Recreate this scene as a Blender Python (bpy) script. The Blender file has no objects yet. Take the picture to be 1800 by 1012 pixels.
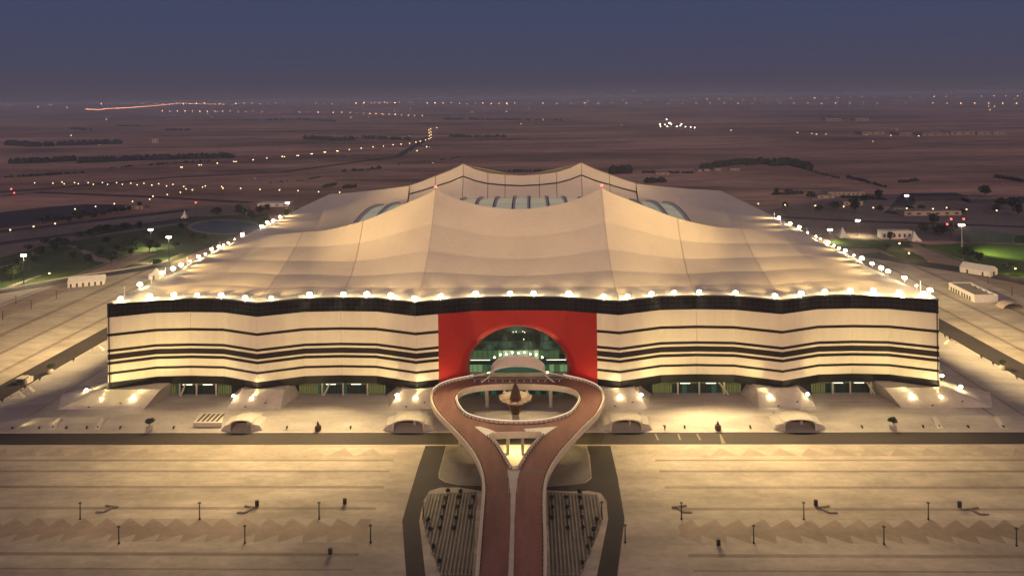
import bpy, bmesh, math, random
from mathutils import Vector, Matrix
from mathutils.geometry import tessellate_polygon
random.seed(7)
S = bpy.context.scene
COL = S.collection
R = math.radians

# ------------------------------------------------------------------ camera
CX, CY, CH = 7.13, -325.0, 136.0
PSI, RHO, FPX, YH = 0.0251, 0.0125, 1300.0, 171.0
FW = Vector((-math.sin(PSI), math.cos(PSI), 0)); RT = Vector((math.cos(PSI), math.sin(PSI), 0)); UP = Vector((0, 0, 1))
cam = bpy.data.cameras.new('camera'); cam_o = bpy.data.objects.new('camera', cam); COL.objects.link(cam_o)
cam.sensor_width = 36.0; cam.lens = 36.0 * FPX / 1800.0
cam.shift_y = -(506.0 - YH) / 1800.0
cam.clip_start = 1.0; cam.clip_end = 60000.0
xr = RT * math.cos(RHO) - UP * math.sin(RHO) * -1.0
xr = RT * math.cos(RHO) + UP * (-math.sin(RHO))
yr = UP * math.cos(RHO) + RT * math.sin(RHO)
m = Matrix((( xr.x, yr.x, -FW.x, CX), (xr.y, yr.y, -FW.y, CY), (xr.z, yr.z, -FW.z, CH), (0, 0, 0, 1)))
cam_o.matrix_world = m
S.camera = cam_o

# ------------------------------------------------------------------ sky, afterglow, exposure
W = bpy.data.worlds.new('World'); S.world = W; W.use_nodes = True
wn = W.node_tree; bg = wn.nodes['Background']
sky = wn.nodes.new('ShaderNodeTexSky'); sky.sky_type = 'NISHITA'; sky.sun_disc = False
sky.sun_elevation = R(-4.0); sky.sun_rotation = R(180); sky.ozone_density = 1.5; sky.air_density = 1.0; sky.dust_density = 1.0
wn.links.new(sky.outputs[0], bg.inputs[0]); bg.inputs[1].default_value = 0.15
# dusk gradient of the opposite sky: purple grey at the horizon, slate blue above, the same all round
tc = wn.nodes.new('ShaderNodeTexCoord'); sx = wn.nodes.new('ShaderNodeSeparateXYZ'); wn.links.new(tc.outputs['Generated'], sx.inputs[0])
rp = wn.nodes.new('ShaderNodeValToRGB'); wn.links.new(sx.outputs['Z'], rp.inputs['Fac']); el_ = rp.color_ramp.elements
SKY = [(0.0, (0.093, 0.075, 0.096)), (0.018, (0.077, 0.066, 0.096)), (0.045, (0.067, 0.065, 0.107)), (0.10, (0.056, 0.064, 0.122)), (0.35, (0.045, 0.055, 0.115)), (1.0, (0.030, 0.040, 0.090))]
el_[0].position, el_[0].color = SKY[0][0], (*SKY[0][1], 1); el_[1].position, el_[1].color = SKY[-1][0], (*SKY[-1][1], 1)
for p_, c_ in SKY[1:-1]: e_ = el_.new(p_); e_.color = (*c_, 1)
bg2 = wn.nodes.new('ShaderNodeBackground'); wn.links.new(rp.outputs[0], bg2.inputs[0]); bg2.inputs[1].default_value = 0.25
ad = wn.nodes.new('ShaderNodeAddShader'); wn.links.new(bg.outputs[0], ad.inputs[0]); wn.links.new(bg2.outputs[0], ad.inputs[1])
wn.links.new(ad.outputs[0], wn.nodes['World Output'].inputs[0])
sun = bpy.data.lights.new('afterglow_sun', 'SUN'); sun.energy = 0.46; sun.angle = R(40); sun.color = (1.0, 0.63, 0.42)
sun_o = bpy.data.objects.new('afterglow_sun', sun); COL.objects.link(sun_o)
sun_o.rotation_euler = (R(90 - 16), 0, R(0))      # from behind the camera, low
S.view_settings.view_transform = 'Standard'; S.view_settings.look = 'None'
S.view_settings.gamma = 1.0; S.view_settings.use_curve_mapping = False
S.view_settings.exposure = 2.0
S.render.engine = 'CYCLES'
S.cycles.use_denoising = True
S.cycles.max_bounces = 5; S.cycles.diffuse_bounces = 3; S.cycles.glossy_bounces = 2
S.cycles.transmission_bounces = 2; S.cycles.volume_bounces = 0
S.cycles.sample_clamp_indirect = 2.0
S.cycles.caustics_reflective = False; S.cycles.caustics_refractive = False
WARM = (1.0, 0.68, 0.27)

# ------------------------------------------------------------------ projection of photo measurements onto the ground
def ray(px, py):
    dx, dy = px - 900.0, py - YH
    c, s = math.cos(RHO), math.sin(RHO)
    u = dx * c - dy * s; v = dx * s + dy * c
    return RT * (u / FPX) + FW - UP * (v / FPX)
CAM = Vector((CX, CY, CH))
def U(px, py, z=0.0):
    d = ray(px, py); k = (z - CH) / d.z
    return CAM + d * k
def UY(px, py, Y):
    d = ray(px, py); return CAM + d * ((Y - CY) / d.y)
def UX(px, py, X):
    d = ray(px, py); return CAM + d * ((X - CX) / d.x)
def terr(d):
    if d < 3500: return 0.0
    t = min(1.0, (d - 3500) / 11000.0)
    return 114.0 * t ** 1.35
def UT(px, py, h=0.0, dmax=14300.0):
    d = ray(px, py); k = 300.0; q = math.hypot(d.x, d.y); dmax /= q
    while k < dmax:
        p = CAM + d * k
        if p.z - h <= terr(k * q): return p
        k += 4 if k < 3000 else 30
    return CAM + d * dmax

# ------------------------------------------------------------------ mesh helpers
class MB:
    def __init__(s): s.v = []; s.f = []; s.mi = []
    def add(s, vs, fs, mi=0):
        o = len(s.v); s.v += [tuple(p) for p in vs]
        for f in fs: s.f.append(tuple(i + o for i in f)); s.mi.append(mi)
        return s
    def quad(s, a, b, c, d, mi=0): return s.add([a, b, c, d], [(0, 1, 2, 3)], mi)
    def box(s, x0, x1, y0, y1, z0, z1, mi=0):
        return s.add([(x0,y0,z0),(x1,y0,z0),(x1,y1,z0),(x0,y1,z0),(x0,y0,z1),(x1,y0,z1),(x1,y1,z1),(x0,y1,z1)],
              [(0,3,2,1),(4,5,6,7),(0,1,5,4),(1,2,6,5),(2,3,7,6),(3,0,4,7)], mi)
    def hexa(s, b, t, mi=0):
        return s.add(list(b) + list(t), [(0,3,2,1),(4,5,6,7),(0,1,5,4),(1,2,6,5),(2,3,7,6),(3,0,4,7)], mi)
    def tube(s, a, b, r0, r1=None, n=8, mi=0, caps=True):
        r1 = r0 if r1 is None else r1
        a, b = Vector(a), Vector(b); d = (b - a).normalized()
        x = d.cross(Vector((0, 0, 1)));  x = Vector((1, 0, 0)) if x.length < 1e-4 else x.normalized()
        y = d.cross(x)
        vs = []
        for p, r in ((a, r0), (b, r1)):
            for i in range(n):
                t = 2 * math.pi * i / n; vs.append(p + x * (r * math.cos(t)) + y * (r * math.sin(t)))
        fs = [(i, (i + 1) % n, n + (i + 1) % n, n + i) for i in range(n)]
        if caps: fs += [tuple(range(n - 1, -1, -1)), tuple(range(n, 2 * n))]
        return s.add(vs, fs, mi)
    def lathe(s, prof, n=12, c=(0, 0), mi=0, rot=0.0):
        vs = []; fs = []
        for r, z in prof:
            for i in range(n):
                t = 2 * math.pi * i / n + rot; vs.append((c[0] + r * math.cos(t), c[1] + r * math.sin(t), z))
        for k in range(len(prof) - 1):
            for i in range(n):
                fs.append((k*n+i, k*n+(i+1) % n, (k+1)*n+(i+1) % n, (k+1)*n+i))
        fs.append(tuple(range(n - 1, -1, -1))); fs.append(tuple(range((len(prof)-1)*n, len(prof)*n)))
        return s.add(vs, fs, mi)
    def grid(s, rows, mi=0):
        n = len(rows[0]); o = len(s.v)
        for r in rows: s.v += [tuple(p) for p in r]
        for i in range(len(rows) - 1):
            for j in range(n - 1):
                s.f.append((o+i*n+j, o+i*n+j+1, o+(i+1)*n+j+1, o+(i+1)*n+j)); s.mi.append(mi)
        return s
    def mesh(s, name, mats, smooth=False):
        me = bpy.data.meshes.new(name); me.from_pydata(s.v, [], s.f)
        for mm in (mats if isinstance(mats, (list, tuple)) else [mats]): me.materials.append(mm)
        me.polygons.foreach_set('material_index', s.mi)
        if smooth: me.polygons.foreach_set('use_smooth', [True] * len(s.f))
        me.update(); return me
    def build(s, name, mats, parent=None, loc=None, smooth=False):
        return place(name, s.mesh(name, mats, smooth), parent, loc)
def place(name, me, parent=None, loc=None, rz=0.0):
    o = bpy.data.objects.new(name, me); COL.objects.link(o)
    if parent: o.parent = parent
    if loc is not None: o.location = loc
    if rz: o.rotation_euler = (0, 0, rz)
    return o
def thing(name, label, cat, loc=(0, 0, 0), rz=0.0, group=None):
    o = bpy.data.objects.new(name, None); COL.objects.link(o); o.location = loc; o.rotation_euler = (0, 0, rz)
    return tag(o, label, cat, group)
def tag(o, label, cat, group=None):
    o['label'] = label; o['category'] = cat
    if group: o['group'] = group
    return o
def struct(o, label=None):
    o['kind'] = 'structure'
    if label: o['label'] = label
    return o
def stuff(o, label=None, cat=None):
    o['kind'] = 'stuff'
    if label: o['label'] = label
    if cat: o['category'] = cat
    return o
def lamp(name, kind, parent, loc, energy, color=WARM, aim=None, angle=100, blend=0.7, size=0.4):
    l = bpy.data.lights.new(name, kind); l.energy = energy; l.color = color; l.shadow_soft_size = size
    o = bpy.data.objects.new(name, l); COL.objects.link(o); o.parent = parent; o.location = loc
    if kind == 'SPOT':
        l.spot_size = R(angle); l.spot_blend = blend
        o.rotation_euler = Vector(aim).to_track_quat('-Z', 'Y').to_euler()
    return o
_u = ['first','second','third','fourth','fifth','sixth','seventh','eighth','ninth','tenth','eleventh','twelfth','thirteenth','fourteenth','fifteenth','sixteenth','seventeenth','eighteenth','nineteenth']
ORD = _u + [w if not k else v + '-' + _u[k - 1] for v, w in (('twenty','twentieth'),('thirty','thirtieth'),('forty','fortieth'),('fifty','fiftieth')) for k in range(10)]

# ------------------------------------------------------------------ materials
def mk(name, col, rough=0.75, var=0.12, scale=0.3, col2=None, stretch=(1, 1, 1), bump=0.0, spec=0.3, fine=None, metallic=0.0, detail=5.0, contrast=(0.3, 0.7), mottle=None, lines=None):
    mt = bpy.data.materials.new(name); mt.use_nodes = True; nt = mt.node_tree; b = nt.nodes['Principled BSDF']
    b.inputs['Roughness'].default_value = rough; b.inputs['Specular IOR Level'].default_value = spec; b.inputs['Metallic'].default_value = metallic
    geo = nt.nodes.new('ShaderNodeNewGeometry'); mp = nt.nodes.new('ShaderNodeMapping'); mp.inputs['Scale'].default_value = stretch
    nt.links.new(geo.outputs['Position'], mp.inputs['Vector'])
    nz = nt.nodes.new('ShaderNodeTexNoise'); nz.inputs['Scale'].default_value = scale; nz.inputs['Detail'].default_value = detail; nz.inputs['Roughness'].default_value = 0.6
    nt.links.new(mp.outputs[0], nz.inputs['Vector'])
    cr = nt.nodes.new('ShaderNodeValToRGB'); cr.color_ramp.elements[0].position = contrast[0]; cr.color_ramp.elements[1].position = contrast[1]
    c2 = col2 if col2 else tuple(min(1, c * (1 + var)) for c in col); c1 = col if col2 else tuple(c * (1 - var) for c in col)
    cr.color_ramp.elements[0].color = (*c1, 1); cr.color_ramp.elements[1].color = (*c2, 1)
    nt.links.new(nz.outputs['Fac'], cr.inputs['Fac'])
    out = cr.outputs['Color']
    if fine:
        n2 = nt.nodes.new('ShaderNodeTexNoise'); n2.inputs['Scale'].default_value = fine[0]; n2.inputs['Detail'].default_value = 3
        nt.links.new(geo.outputs['Position'], n2.inputs['Vector'])
        mr = nt.nodes.new('ShaderNodeMapRange'); mr.inputs['From Min'].default_value = 0.3; mr.inputs['From Max'].default_value = 0.7
        mr.inputs['To Min'].default_value = 1 - fine[1]; mr.inputs['To Max'].default_value = 1 + fine[1]
        nt.links.new(n2.outputs['Fac'], mr.inputs['Value'])
        mx = nt.nodes.new('ShaderNodeVectorMath'); mx.operation = 'SCALE'
        nt.links.new(out, mx.inputs[0]); nt.links.new(mr.outputs[0], mx.inputs['Scale']); out = mx.outputs[0]
    def scaled(fac_socket, lo, hi, fmin=.3, fmax=.7):
        nonlocal out
        mr = nt.nodes.new('ShaderNodeMapRange'); mr.inputs['From Min'].default_value = fmin; mr.inputs['From Max'].default_value = fmax
        mr.inputs['To Min'].default_value = lo; mr.inputs['To Max'].default_value = hi; nt.links.new(fac_socket, mr.inputs['Value'])
        mx = nt.nodes.new('ShaderNodeVectorMath'); mx.operation = 'SCALE'; nt.links.new(out, mx.inputs[0]); nt.links.new(mr.outputs[0], mx.inputs['Scale']); out = mx.outputs[0]
    for sc_, am_, st_ in (mottle or ()):
        mp2 = nt.nodes.new('ShaderNodeMapping'); mp2.inputs['Scale'].default_value = st_; nt.links.new(geo.outputs['Position'], mp2.inputs['Vector'])
        n3 = nt.nodes.new('ShaderNodeTexNoise'); n3.inputs['Scale'].default_value = sc_; n3.inputs['Detail'].default_value = 7; n3.inputs['Roughness'].default_value = .65
        nt.links.new(mp2.outputs[0], n3.inputs['Vector']); scaled(n3.outputs['Fac'], 1 - am_, 1 + am_)
    for dirn, period, am_ in (lines or ()):
        wv = nt.nodes.new('ShaderNodeTexWave'); wv.wave_type = 'BANDS'; wv.bands_direction = dirn; wv.wave_profile = 'SAW'; wv.inputs['Scale'].default_value = math.pi / 10 / period * 1.0 * 2 / 2
        wv.inputs['Distortion'].default_value = 0; nt.links.new(geo.outputs['Position'], wv.inputs['Vector']); scaled(wv.outputs['Fac'], 1 + am_, 1 - am_, .0, 1.0)
    nt.links.new(out, b.inputs['Base Color'])
    if bump:
        bp = nt.nodes.new('ShaderNodeBump'); bp.inputs['Strength'].default_value = bump; bp.inputs['Distance'].default_value = 0.1
        nt.links.new(nz.outputs['Fac'], bp.inputs['Height']); nt.links.new(bp.outputs[0], b.inputs['Normal'])
    return mt
def emis(name, col, strength, base=(0.02, 0.02, 0.02), rough=0.3):
    mt = bpy.data.materials.new(name); mt.use_nodes = True; b = mt.node_tree.nodes['Principled BSDF']
    b.inputs['Base Color'].default_value = (*base, 1); b.inputs['Roughness'].default_value = rough
    b.inputs['Emission Color'].default_value = (*col, 1); b.inputs['Emission Strength'].default_value = strength
    try: mt.cycles.emission_sampling = 'NONE'
    except Exception: pass
    return mt
M = {}
M['fabric'] = mk('roof_fabric', (0.69, 0.625, 0.515), 0.7, 0.05, 0.05, fine=(0.6, 0.03), mottle=[(.03, .05, (1, .4, 1))], lines=[('Y', 2.4, .02)])
M['wallfab'] = mk('facade_fabric', (0.77, 0.70, 0.54), 0.7, 0.04, 0.06, stretch=(1, 1, 0.3), fine=(0.8, 0.02), mottle=[(.12, .05, (1, 1, .12))], lines=[('X', 3.7, .015)])
M['stripe'] = mk('dark_stripe', (0.022, 0.016, 0.012), 0.7, 0.2, 0.2, spec=0.15)
M['skirt'] = mk('skirt_cladding', (0.012, 0.010, 0.008), 0.45, 0.25, 0.3, spec=0.2)
M['topglass'] = mk('top_band_glass', (0.012, 0.012, 0.013), 0.25, 0.3, 0.4, spec=0.25)
M['mullion'] = mk('mullion_grey', (0.022, 0.02, 0.018), 0.5, 0.1, 1.0)
M['red'] = mk('red_panel', (0.34, 0.012, 0.008), 0.42, 0.1, 0.08, spec=0.4)
M['parapet'] = mk('dark_parapet', (0.03, 0.03, 0.03), 0.5, 0.2, 0.5)
M['seam'] = mk('seam_tape', (0.52, 0.45, 0.36), 0.7, 0.1, 0.4)
M['rib'] = mk('arch_rib_metal', (0.5, 0.49, 0.52), 0.5, 0.08, 0.4)
M['gasket'] = mk('dark_gasket', (0.04, 0.036, 0.04), 0.6, 0.1, 0.5)
M['vault'] = mk('vault_panel', (0.50, 0.50, 0.37), 0.35, 0.05, 0.1, spec=0.5)
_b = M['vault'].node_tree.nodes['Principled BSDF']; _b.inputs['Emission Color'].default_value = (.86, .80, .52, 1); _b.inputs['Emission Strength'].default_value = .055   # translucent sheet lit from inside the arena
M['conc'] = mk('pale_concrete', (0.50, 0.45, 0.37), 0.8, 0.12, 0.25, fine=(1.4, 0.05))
M['conc2'] = mk('grey_concrete', (0.40, 0.36, 0.31), 0.8, 0.12, 0.25, fine=(1.4, 0.05))
M['podium'] = mk('podium_paving', (0.36, 0.32, 0.275), 0.8, 0.14, 0.12, stretch=(0.3, 1, 1), fine=(0.9, 0.06), mottle=[(.03, .2, (.5, 1, 1)), (.25, .14, (.3, 1, 1))])
M['plaza'] = mk('plaza_paving', (0.34, 0.28, 0.21), 0.8, 0.2, 0.05, stretch=(0.35, 1, 1), col2=(0.46, 0.385, 0.295), fine=(0.5, 0.06), mottle=[(.02, .34, (.6, 1, 1)), (.08, .22, (.5, 1, 1)), (.4, .13, (.3, 1, 1))])
M['band'] = mk('paving_band_brown', (0.25, 0.20, 0.15), 0.8, 0.15, 0.08, stretch=(0.3, 1, 1), fine=(0.5, 0.07), mottle=[(.02, .34, (.6, 1, 1)), (.08, .22, (.5, 1, 1)), (.4, .13, (.3, 1, 1))])
M['bandlt'] = mk('paving_band_light', (0.44, 0.37, 0.28), 0.8, 0.15, 0.08, stretch=(0.3, 1, 1), fine=(0.5, 0.06), mottle=[(.02, .34, (.6, 1, 1)), (.08, .22, (.5, 1, 1)), (.4, .13, (.3, 1, 1))])
M['rose'] = mk('paving_rose', (0.30, 0.225, 0.165), 0.8, 0.12, 0.1, fine=(0.5, 0.08), mottle=[(.05, .25, (.5, 1, 1))])
M['tri'] = mk('paving_triangle_cream', (0.385, 0.32, 0.235), 0.8, 0.1, 0.1, fine=(0.5, 0.07))
M['apron'] = mk('apron_paving_shaded', (0.21, 0.18, 0.15), 0.85, 0.15, 0.15, fine=(0.9, 0.07))  # the ramp's shadow is put into the paving as a darker tone
M['rose2'] = mk('paving_pale_rose', (0.36, 0.285, 0.21), 0.8, 0.12, 0.1, fine=(0.5, 0.07))
M['bent_shadow'] = mk('shadow_brown', (0.17, 0.135, 0.10), 0.8, 0.15, 0.5)
M['bronze2'] = mk('bronze_pale', (0.24, 0.165, 0.10), 0.45, 0.25, 0.9, spec=0.5)
M['bed'] = mk('bed_soil', (0.14, 0.12, 0.095), 0.9, 0.2, 0.2)
M['bedr'] = mk('bed_ridge', (0.25, 0.215, 0.165), 0.85, 0.15, 0.2)
M['asph'] = mk('asphalt', (0.044, 0.034, 0.028), 0.85, 0.2, 0.06, stretch=(0.3, 1, 1), fine=(0.8, 0.1))
M['paint'] = mk('road_paint', (0.17, 0.145, 0.10), 0.7, 0.1, 0.5)
M['ramp'] = mk('red_asphalt', (0.21, 0.092, 0.066), 0.8, 0.16, 0.09, stretch=(1, 0.25, 1), fine=(1.2, 0.08), mottle=[(.06, .25, (1, .3, 1)), (.4, .12, (1, .15, 1))])
M['kerb'] = mk('ramp_kerb', (0.68, 0.60, 0.46), 0.65, 0.08, 0.5)
M['post'] = mk('dark_post', (0.02, 0.016, 0.013), 0.5, 0.2, 2.0)
M['bronze'] = mk('bronze', (0.10, 0.055, 0.03), 0.4, 0.3, 0.9, spec=0.5, metallic=0.4)
M['white'] = mk('white_paint', (0.72, 0.68, 0.60), 0.6, 0.06, 0.4)
M['steel'] = mk('white_steel', (0.66, 0.64, 0.60), 0.5, 0.06, 0.5)
M['canopy'] = mk('canopy_membrane', (0.68, 0.62, 0.53), 0.6, 0.08, 0.3)
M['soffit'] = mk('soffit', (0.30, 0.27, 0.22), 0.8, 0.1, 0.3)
M['leaf'] = mk('leaf_green', (0.030, 0.045, 0.016), 0.8, 0.4, 0.5)
M['leafd'] = mk('leaf_dark', (0.022, 0.028, 0.018), 0.85, 0.4, 0.1)
M['trunk'] = mk('bark', (0.06, 0.042, 0.03), 0.9, 0.2, 2)
M['grass'] = mk('grass', (0.035, 0.055, 0.013), 0.9, 0.3, 0.04, col2=(0.075, 0.105, 0.025), fine=(0.3, 0.15))
M['turf'] = mk('sports_turf', (0.050, 0.105, 0.010), 0.9, 0.2, 0.02, col2=(0.085, 0.16, 0.015), fine=(0.3, 0.08))
M['path'] = mk('park_path', (0.28, 0.21, 0.16), 0.9, 0.15, 0.1)
M['water'] = mk('pond_water', (0.025, 0.032, 0.034), 0.3, 0.1, 0.1, spec=0.25)
M['roadlt'] = mk('dusty_road', (0.20, 0.165, 0.14), 0.9, 0.2, 0.03, fine=(0.2, 0.1))
M['asphfar'] = mk('asphalt_far', (0.05, 0.045, 0.045), 0.9, 0.15, 0.02)
M['lot'] = mk('dirt_lot', (0.22, 0.165, 0.13), 0.9, 0.3, 0.012, fine=(0.08, 0.12))
M['housewall'] = mk('house_wall', (0.42, 0.34, 0.27), 0.8, 0.12, 0.2)
M['houseroof'] = mk('house_roof', (0.24, 0.20, 0.17), 0.8, 0.15, 0.2)
M['darkroof'] = mk('dark_roof', (0.045, 0.042, 0.042), 0.8, 0.15, 0.2)
M['lotwall'] = mk('dusty_wall', (0.30, 0.22, 0.165), 0.85, 0.2, 0.02)
M['court'] = mk('court_fence', (0.035, 0.055, 0.06), 0.7, 0.1, 0.2)
M['door'] = mk('door_dark', (0.05, 0.035, 0.025), 0.6, 0.1, 1)
M['darkin'] = mk('dark_interior', (0.018, 0.016, 0.015), 0.8, 0.2, 0.3)
M['lens'] = emis('lamp_lens', (1.0, 0.80, 0.46), 26.0)
M['lensfar'] = emis('street_lamp_lens', (1.0, 0.66, 0.30), 1.9)
M['lensfar2'] = emis('far_lamp_lens', (1.0, 0.56, 0.24), 3.2)
M['lenshor'] = emis('horizon_lamp_lens', (1.0, 0.50, 0.27), 7.0)
M['lensfarthest'] = emis('farthest_lamp_lens', (1.0, 0.46, 0.24), 14.0)
M['lenswhite'] = emis('white_lamp_lens', (1.0, 0.90, 0.66), 6.0)
M['lensred'] = emis('red_lamp_lens', (1.0, 0.08, 0.08), 1.6)
M['headlight'] = emis('car_lamp_lens', (1.0, 0.36, 0.16), 2.0)
M['tube'] = emis('light_tube', (1.0, 0.93, 0.70), 0.55)
M['led'] = emis('led_strip', (1.0, 0.88, 0.62), 0.24, (0.6, 0.55, 0.45))
M['g0'] = emis('glass_dark', (0.05, 0.12, 0.07), 0.02, (0.012, 0.02, 0.016), 0.12)
M['g1'] = emis('glass_dim', (0.16, 0.30, 0.12), 0.075, (0.012, 0.02, 0.016), 0.12)
M['g2'] = emis('glass_lit', (0.30, 0.50, 0.22), 0.12, (0.02, 0.03, 0.02), 0.15)
M['g3'] = emis('glass_bright', (0.50, 0.64, 0.34), 0.20, (0.02, 0.03, 0.02), 0.15)
M['g4'] = emis('glass_teal', (0.08, 0.34, 0.19), 0.05, (0.012, 0.02, 0.016), 0.12)
M['gt'] = emis('glass_painted_reflection', (0.10, 0.19, 0.11), 0.07, (0.012, 0.02, 0.016), 0.12)
_nt = M['gt'].node_tree; _n = _nt.nodes.new('ShaderNodeTexNoise'); _g = _nt.nodes.new('ShaderNodeNewGeometry'); _n.inputs['Scale'].default_value = .22; _n.inputs['Detail'].default_value = 4
_m = _nt.nodes.new('ShaderNodeMapRange'); _m.inputs['From Min'].default_value = .38; _m.inputs['From Max'].default_value = .7; _m.inputs['To Min'].default_value = .004; _m.inputs['To Max'].default_value = .13
_nt.links.new(_g.outputs['Position'], _n.inputs['Vector']); _nt.links.new(_n.outputs['Fac'], _m.inputs['Value']); _nt.links.new(_m.outputs[0], _nt.nodes['Principled BSDF'].inputs['Emission Strength'])  # noise-driven glow paints cloud-like reflections onto this glass
M['gy'] = emis('glass_yellow', (0.60, 0.60, 0.16), 0.05, (0.02, 0.02, 0.01), 0.2)

def ground_mat():
    mt = bpy.data.materials.new('desert_sand'); mt.use_nodes = True; nt = mt.node_tree; b = nt.nodes['Principled BSDF']
    b.inputs['Roughness'].default_value = 0.95; b.inputs['Specular IOR Level'].default_value = 0.05
    geo = nt.nodes.new('ShaderNodeNewGeometry')
    def noise(scale, st, det=6, ro=0.6):
        mp = nt.nodes.new('ShaderNodeMapping'); mp.inputs['Scale'].default_value = st
        nt.links.new(geo.outputs['Position'], mp.inputs['Vector'])
        n = nt.nodes.new('ShaderNodeTexNoise'); n.inputs['Scale'].default_value = scale; n.inputs['Detail'].default_value = det; n.inputs['Roughness'].default_value = ro
        nt.links.new(mp.outputs[0], n.inputs['Vector']); return n.outputs['Fac']
    def ramp(f, stops):
        r = nt.nodes.new('ShaderNodeValToRGB'); e = r.color_ramp.elements
        e[0].position, e[0].color = stops[0][0], (*stops[0][1], 1); e[1].position, e[1].color = stops[-1][0], (*stops[-1][1], 1)
        for p, c in stops[1:-1]: x = e.new(p); x.color = (*c, 1)
        nt.links.new(f, r.inputs['Fac']); return r.outputs['Color']
    def mix(a, bb, f, mode='MIX'):
        x = nt.nodes.new('ShaderNodeMix'); x.data_type = 'RGBA'; x.blend_type = mode
        if hasattr(f, 'links'): nt.links.new(f, x.inputs['Factor'])
        else: x.inputs['Factor'].default_value = f
        nt.links.new(a, x.inputs['A']); nt.links.new(bb, x.inputs['B']); return x.outputs['Result']
    base = ramp(noise(0.0016, (0.5, 1, 1), 7, 0.62), [(0.32, (0.24, 0.15, 0.11)), (0.5, (0.50, 0.315, 0.22)), (0.66, (0.70, 0.455, 0.325))])
    streak = ramp(noise(0.004, (0.22, 1, 1), 6, 0.65), [(0.36, (0.5, 0.48, 0.47)), (0.52, (1, 1, 1)), (0.7, (1.3, 1.22, 1.15))])
    c = mix(base, streak, 1.0, 'MULTIPLY')
    scrub = ramp(noise(0.0075, (0.35, 1, 1), 8, 0.7), [(0.55, (0, 0, 0)), (0.62, (1, 1, 1))])
    bw = nt.nodes.new('ShaderNodeRGBToBW'); nt.links.new(scrub, bw.inputs[0])
    dark = ramp(noise(0.02, (1, 1, 1)), [(0.3, (0.07, 0.055, 0.045)), (0.7, (0.13, 0.095, 0.075))])
    mm = nt.nodes.new('ShaderNodeMath'); mm.operation = 'MULTIPLY'; mm.inputs[1].default_value = 0.75; nt.links.new(bw.outputs[0], mm.inputs[0])
    c = mix(c, dark, mm.outputs[0])
    f = ramp(noise(0.03, (0.35, 1, 1), 7, .7), [(0.3, (0.6, 0.6, 0.6)), (0.7, (1.32, 1.3, 1.28))])
    c = mix(c, f, 1.0, 'MULTIPLY')
    nt.links.new(c, b.inputs['Base Color']); return mt
M['desert'] = ground_mat()

# ================================================================== SETTING
rad = [0, 150, 350, 700, 1200, 2000, 3000, 3500, 3800, 4200, 4700, 5300, 6000, 6800, 7600, 8500, 9500, 10500, 11500, 12500, 13500, 14500, 15500, 16500]
rows = []
for r_ in rad:
    rows.append([(CX + r_ * math.sin(2 * math.pi * k / 72), CY + r_ * math.cos(2 * math.pi * k / 72), terr(r_) - 0.30) for k in range(73)])
struct(MB().grid([list(reversed(r_)) for r_ in rows]).build('desert_ground', M['desert'], smooth=True), 'brown desert plain with scrub reaching the horizon')

def sheet(name, pts, z, mat, label=None, parent=None):
    pts = [Vector((p[0], p[1], z)) for p in pts]
    tri = tessellate_polygon([pts]); mb = MB(); n = len(pts)
    fs = []
    for t in tri:
        a, b_, c = (pts[i] for i in t)
        fs.append(t if (b_ - a).cross(c - a).z > 0 else (t[0], t[2], t[1]))
    mb.add(pts, fs); o = mb.build(name, mat, parent)
    if not parent: struct(o, label)
    return o
def strip(pts, w):
    L = []; Rr = []
    for i, p in enumerate(pts):
        a = pts[max(0, i - 1)]; b_ = pts[min(len(pts) - 1, i + 1)]
        d = Vector((b_[0] - a[0], b_[1] - a[1], 0)).normalized(); n = Vector((-d.y, d.x, 0))
        L.append((p[0] + n.x * w / 2, p[1] + n.y * w / 2)); Rr.append((p[0] - n.x * w / 2, p[1] - n.y * w / 2))
    return L + Rr[::-1]

# big pale plaza round the stadium
PZ = [(-520, -340), (520, -340)] + [(U(*p).x, U(*p).y) for p in ((1900, 521), (1690, 480), (1560, 459), (1500, 450))] + [(230, 420), (-230, 420)] + [(U(*p).x, U(*p).y) for p in ((300, 466), (115, 498), (-40, 523))]
plaza = sheet('plaza', PZ, 0.0, M['plaza'], 'pale paved plaza with brown bands around the stadium')
RY0, RY1 = -35.2, -25.0        # front road
SX0, SX1 = 237.0, 251.0        # side roads
def prow(y, x=900): return U(x, y).y
def pband(y0, y1, mat, x0=-500, x1=500, name='paving_band', gap=None, z=0.006):
    Y0, Y1 = prow(y1), prow(y0)
    for (a, b_) in ((x0, -46), (52, x1)):
        MB().quad((a, Y0, z), (b_, Y0, z), (b_, Y1, z), (a, Y1, z)).build(name, mat, plaza)
for y0, y1, mt in ((807, 810, 'band'), (810, 826, 'bandlt'), (826, 829.5, 'band'), (853.5, 858, 'band'), (891, 896, 'band'), (912, 953, 'rose'), (972, 978, 'band'), (1000, 1003, 'band')):
    pband(y0, y1, M[mt])
# triangular inlays: two rows facing each other over the rose band, one row along the road
ya, yb, ym = prow(912), prow(953), prow(932)
tm = {}
def tri_row(yb_, ya_, xs, mat, wd, skew):
    for x in xs:
        me = MB().add([(-wd / 2, yb_, 0), (wd / 2, yb_, 0), (skew, ya_, 0)], [(0, 1, 2)] if ya_ > yb_ else [(0, 2, 1)]).mesh('paving_triangle', mat)
        place('paving_triangle', me, plaza, (x, 0, 0.012))
step = 7.6
xs = [x for k in range(-22, 23) for x in [k * step] if abs(k * step - 3) > 49]
for x in xs:
    sk = 2.6 if x < 0 else -2.6
    tri_row(ya, prow(926), [x], M['tri'], step * 0.92, sk)
    tri_row(yb, prow(939.5), [x], M['tri'], step * 0.92, sk)
xs2 = [k * 11.2 for k in range(-20, 21) if abs(k * 11.2 - 3) > 48]
tri_row(prow(801), prow(787), xs2, M['rose2'], 10.5, 0)
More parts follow.
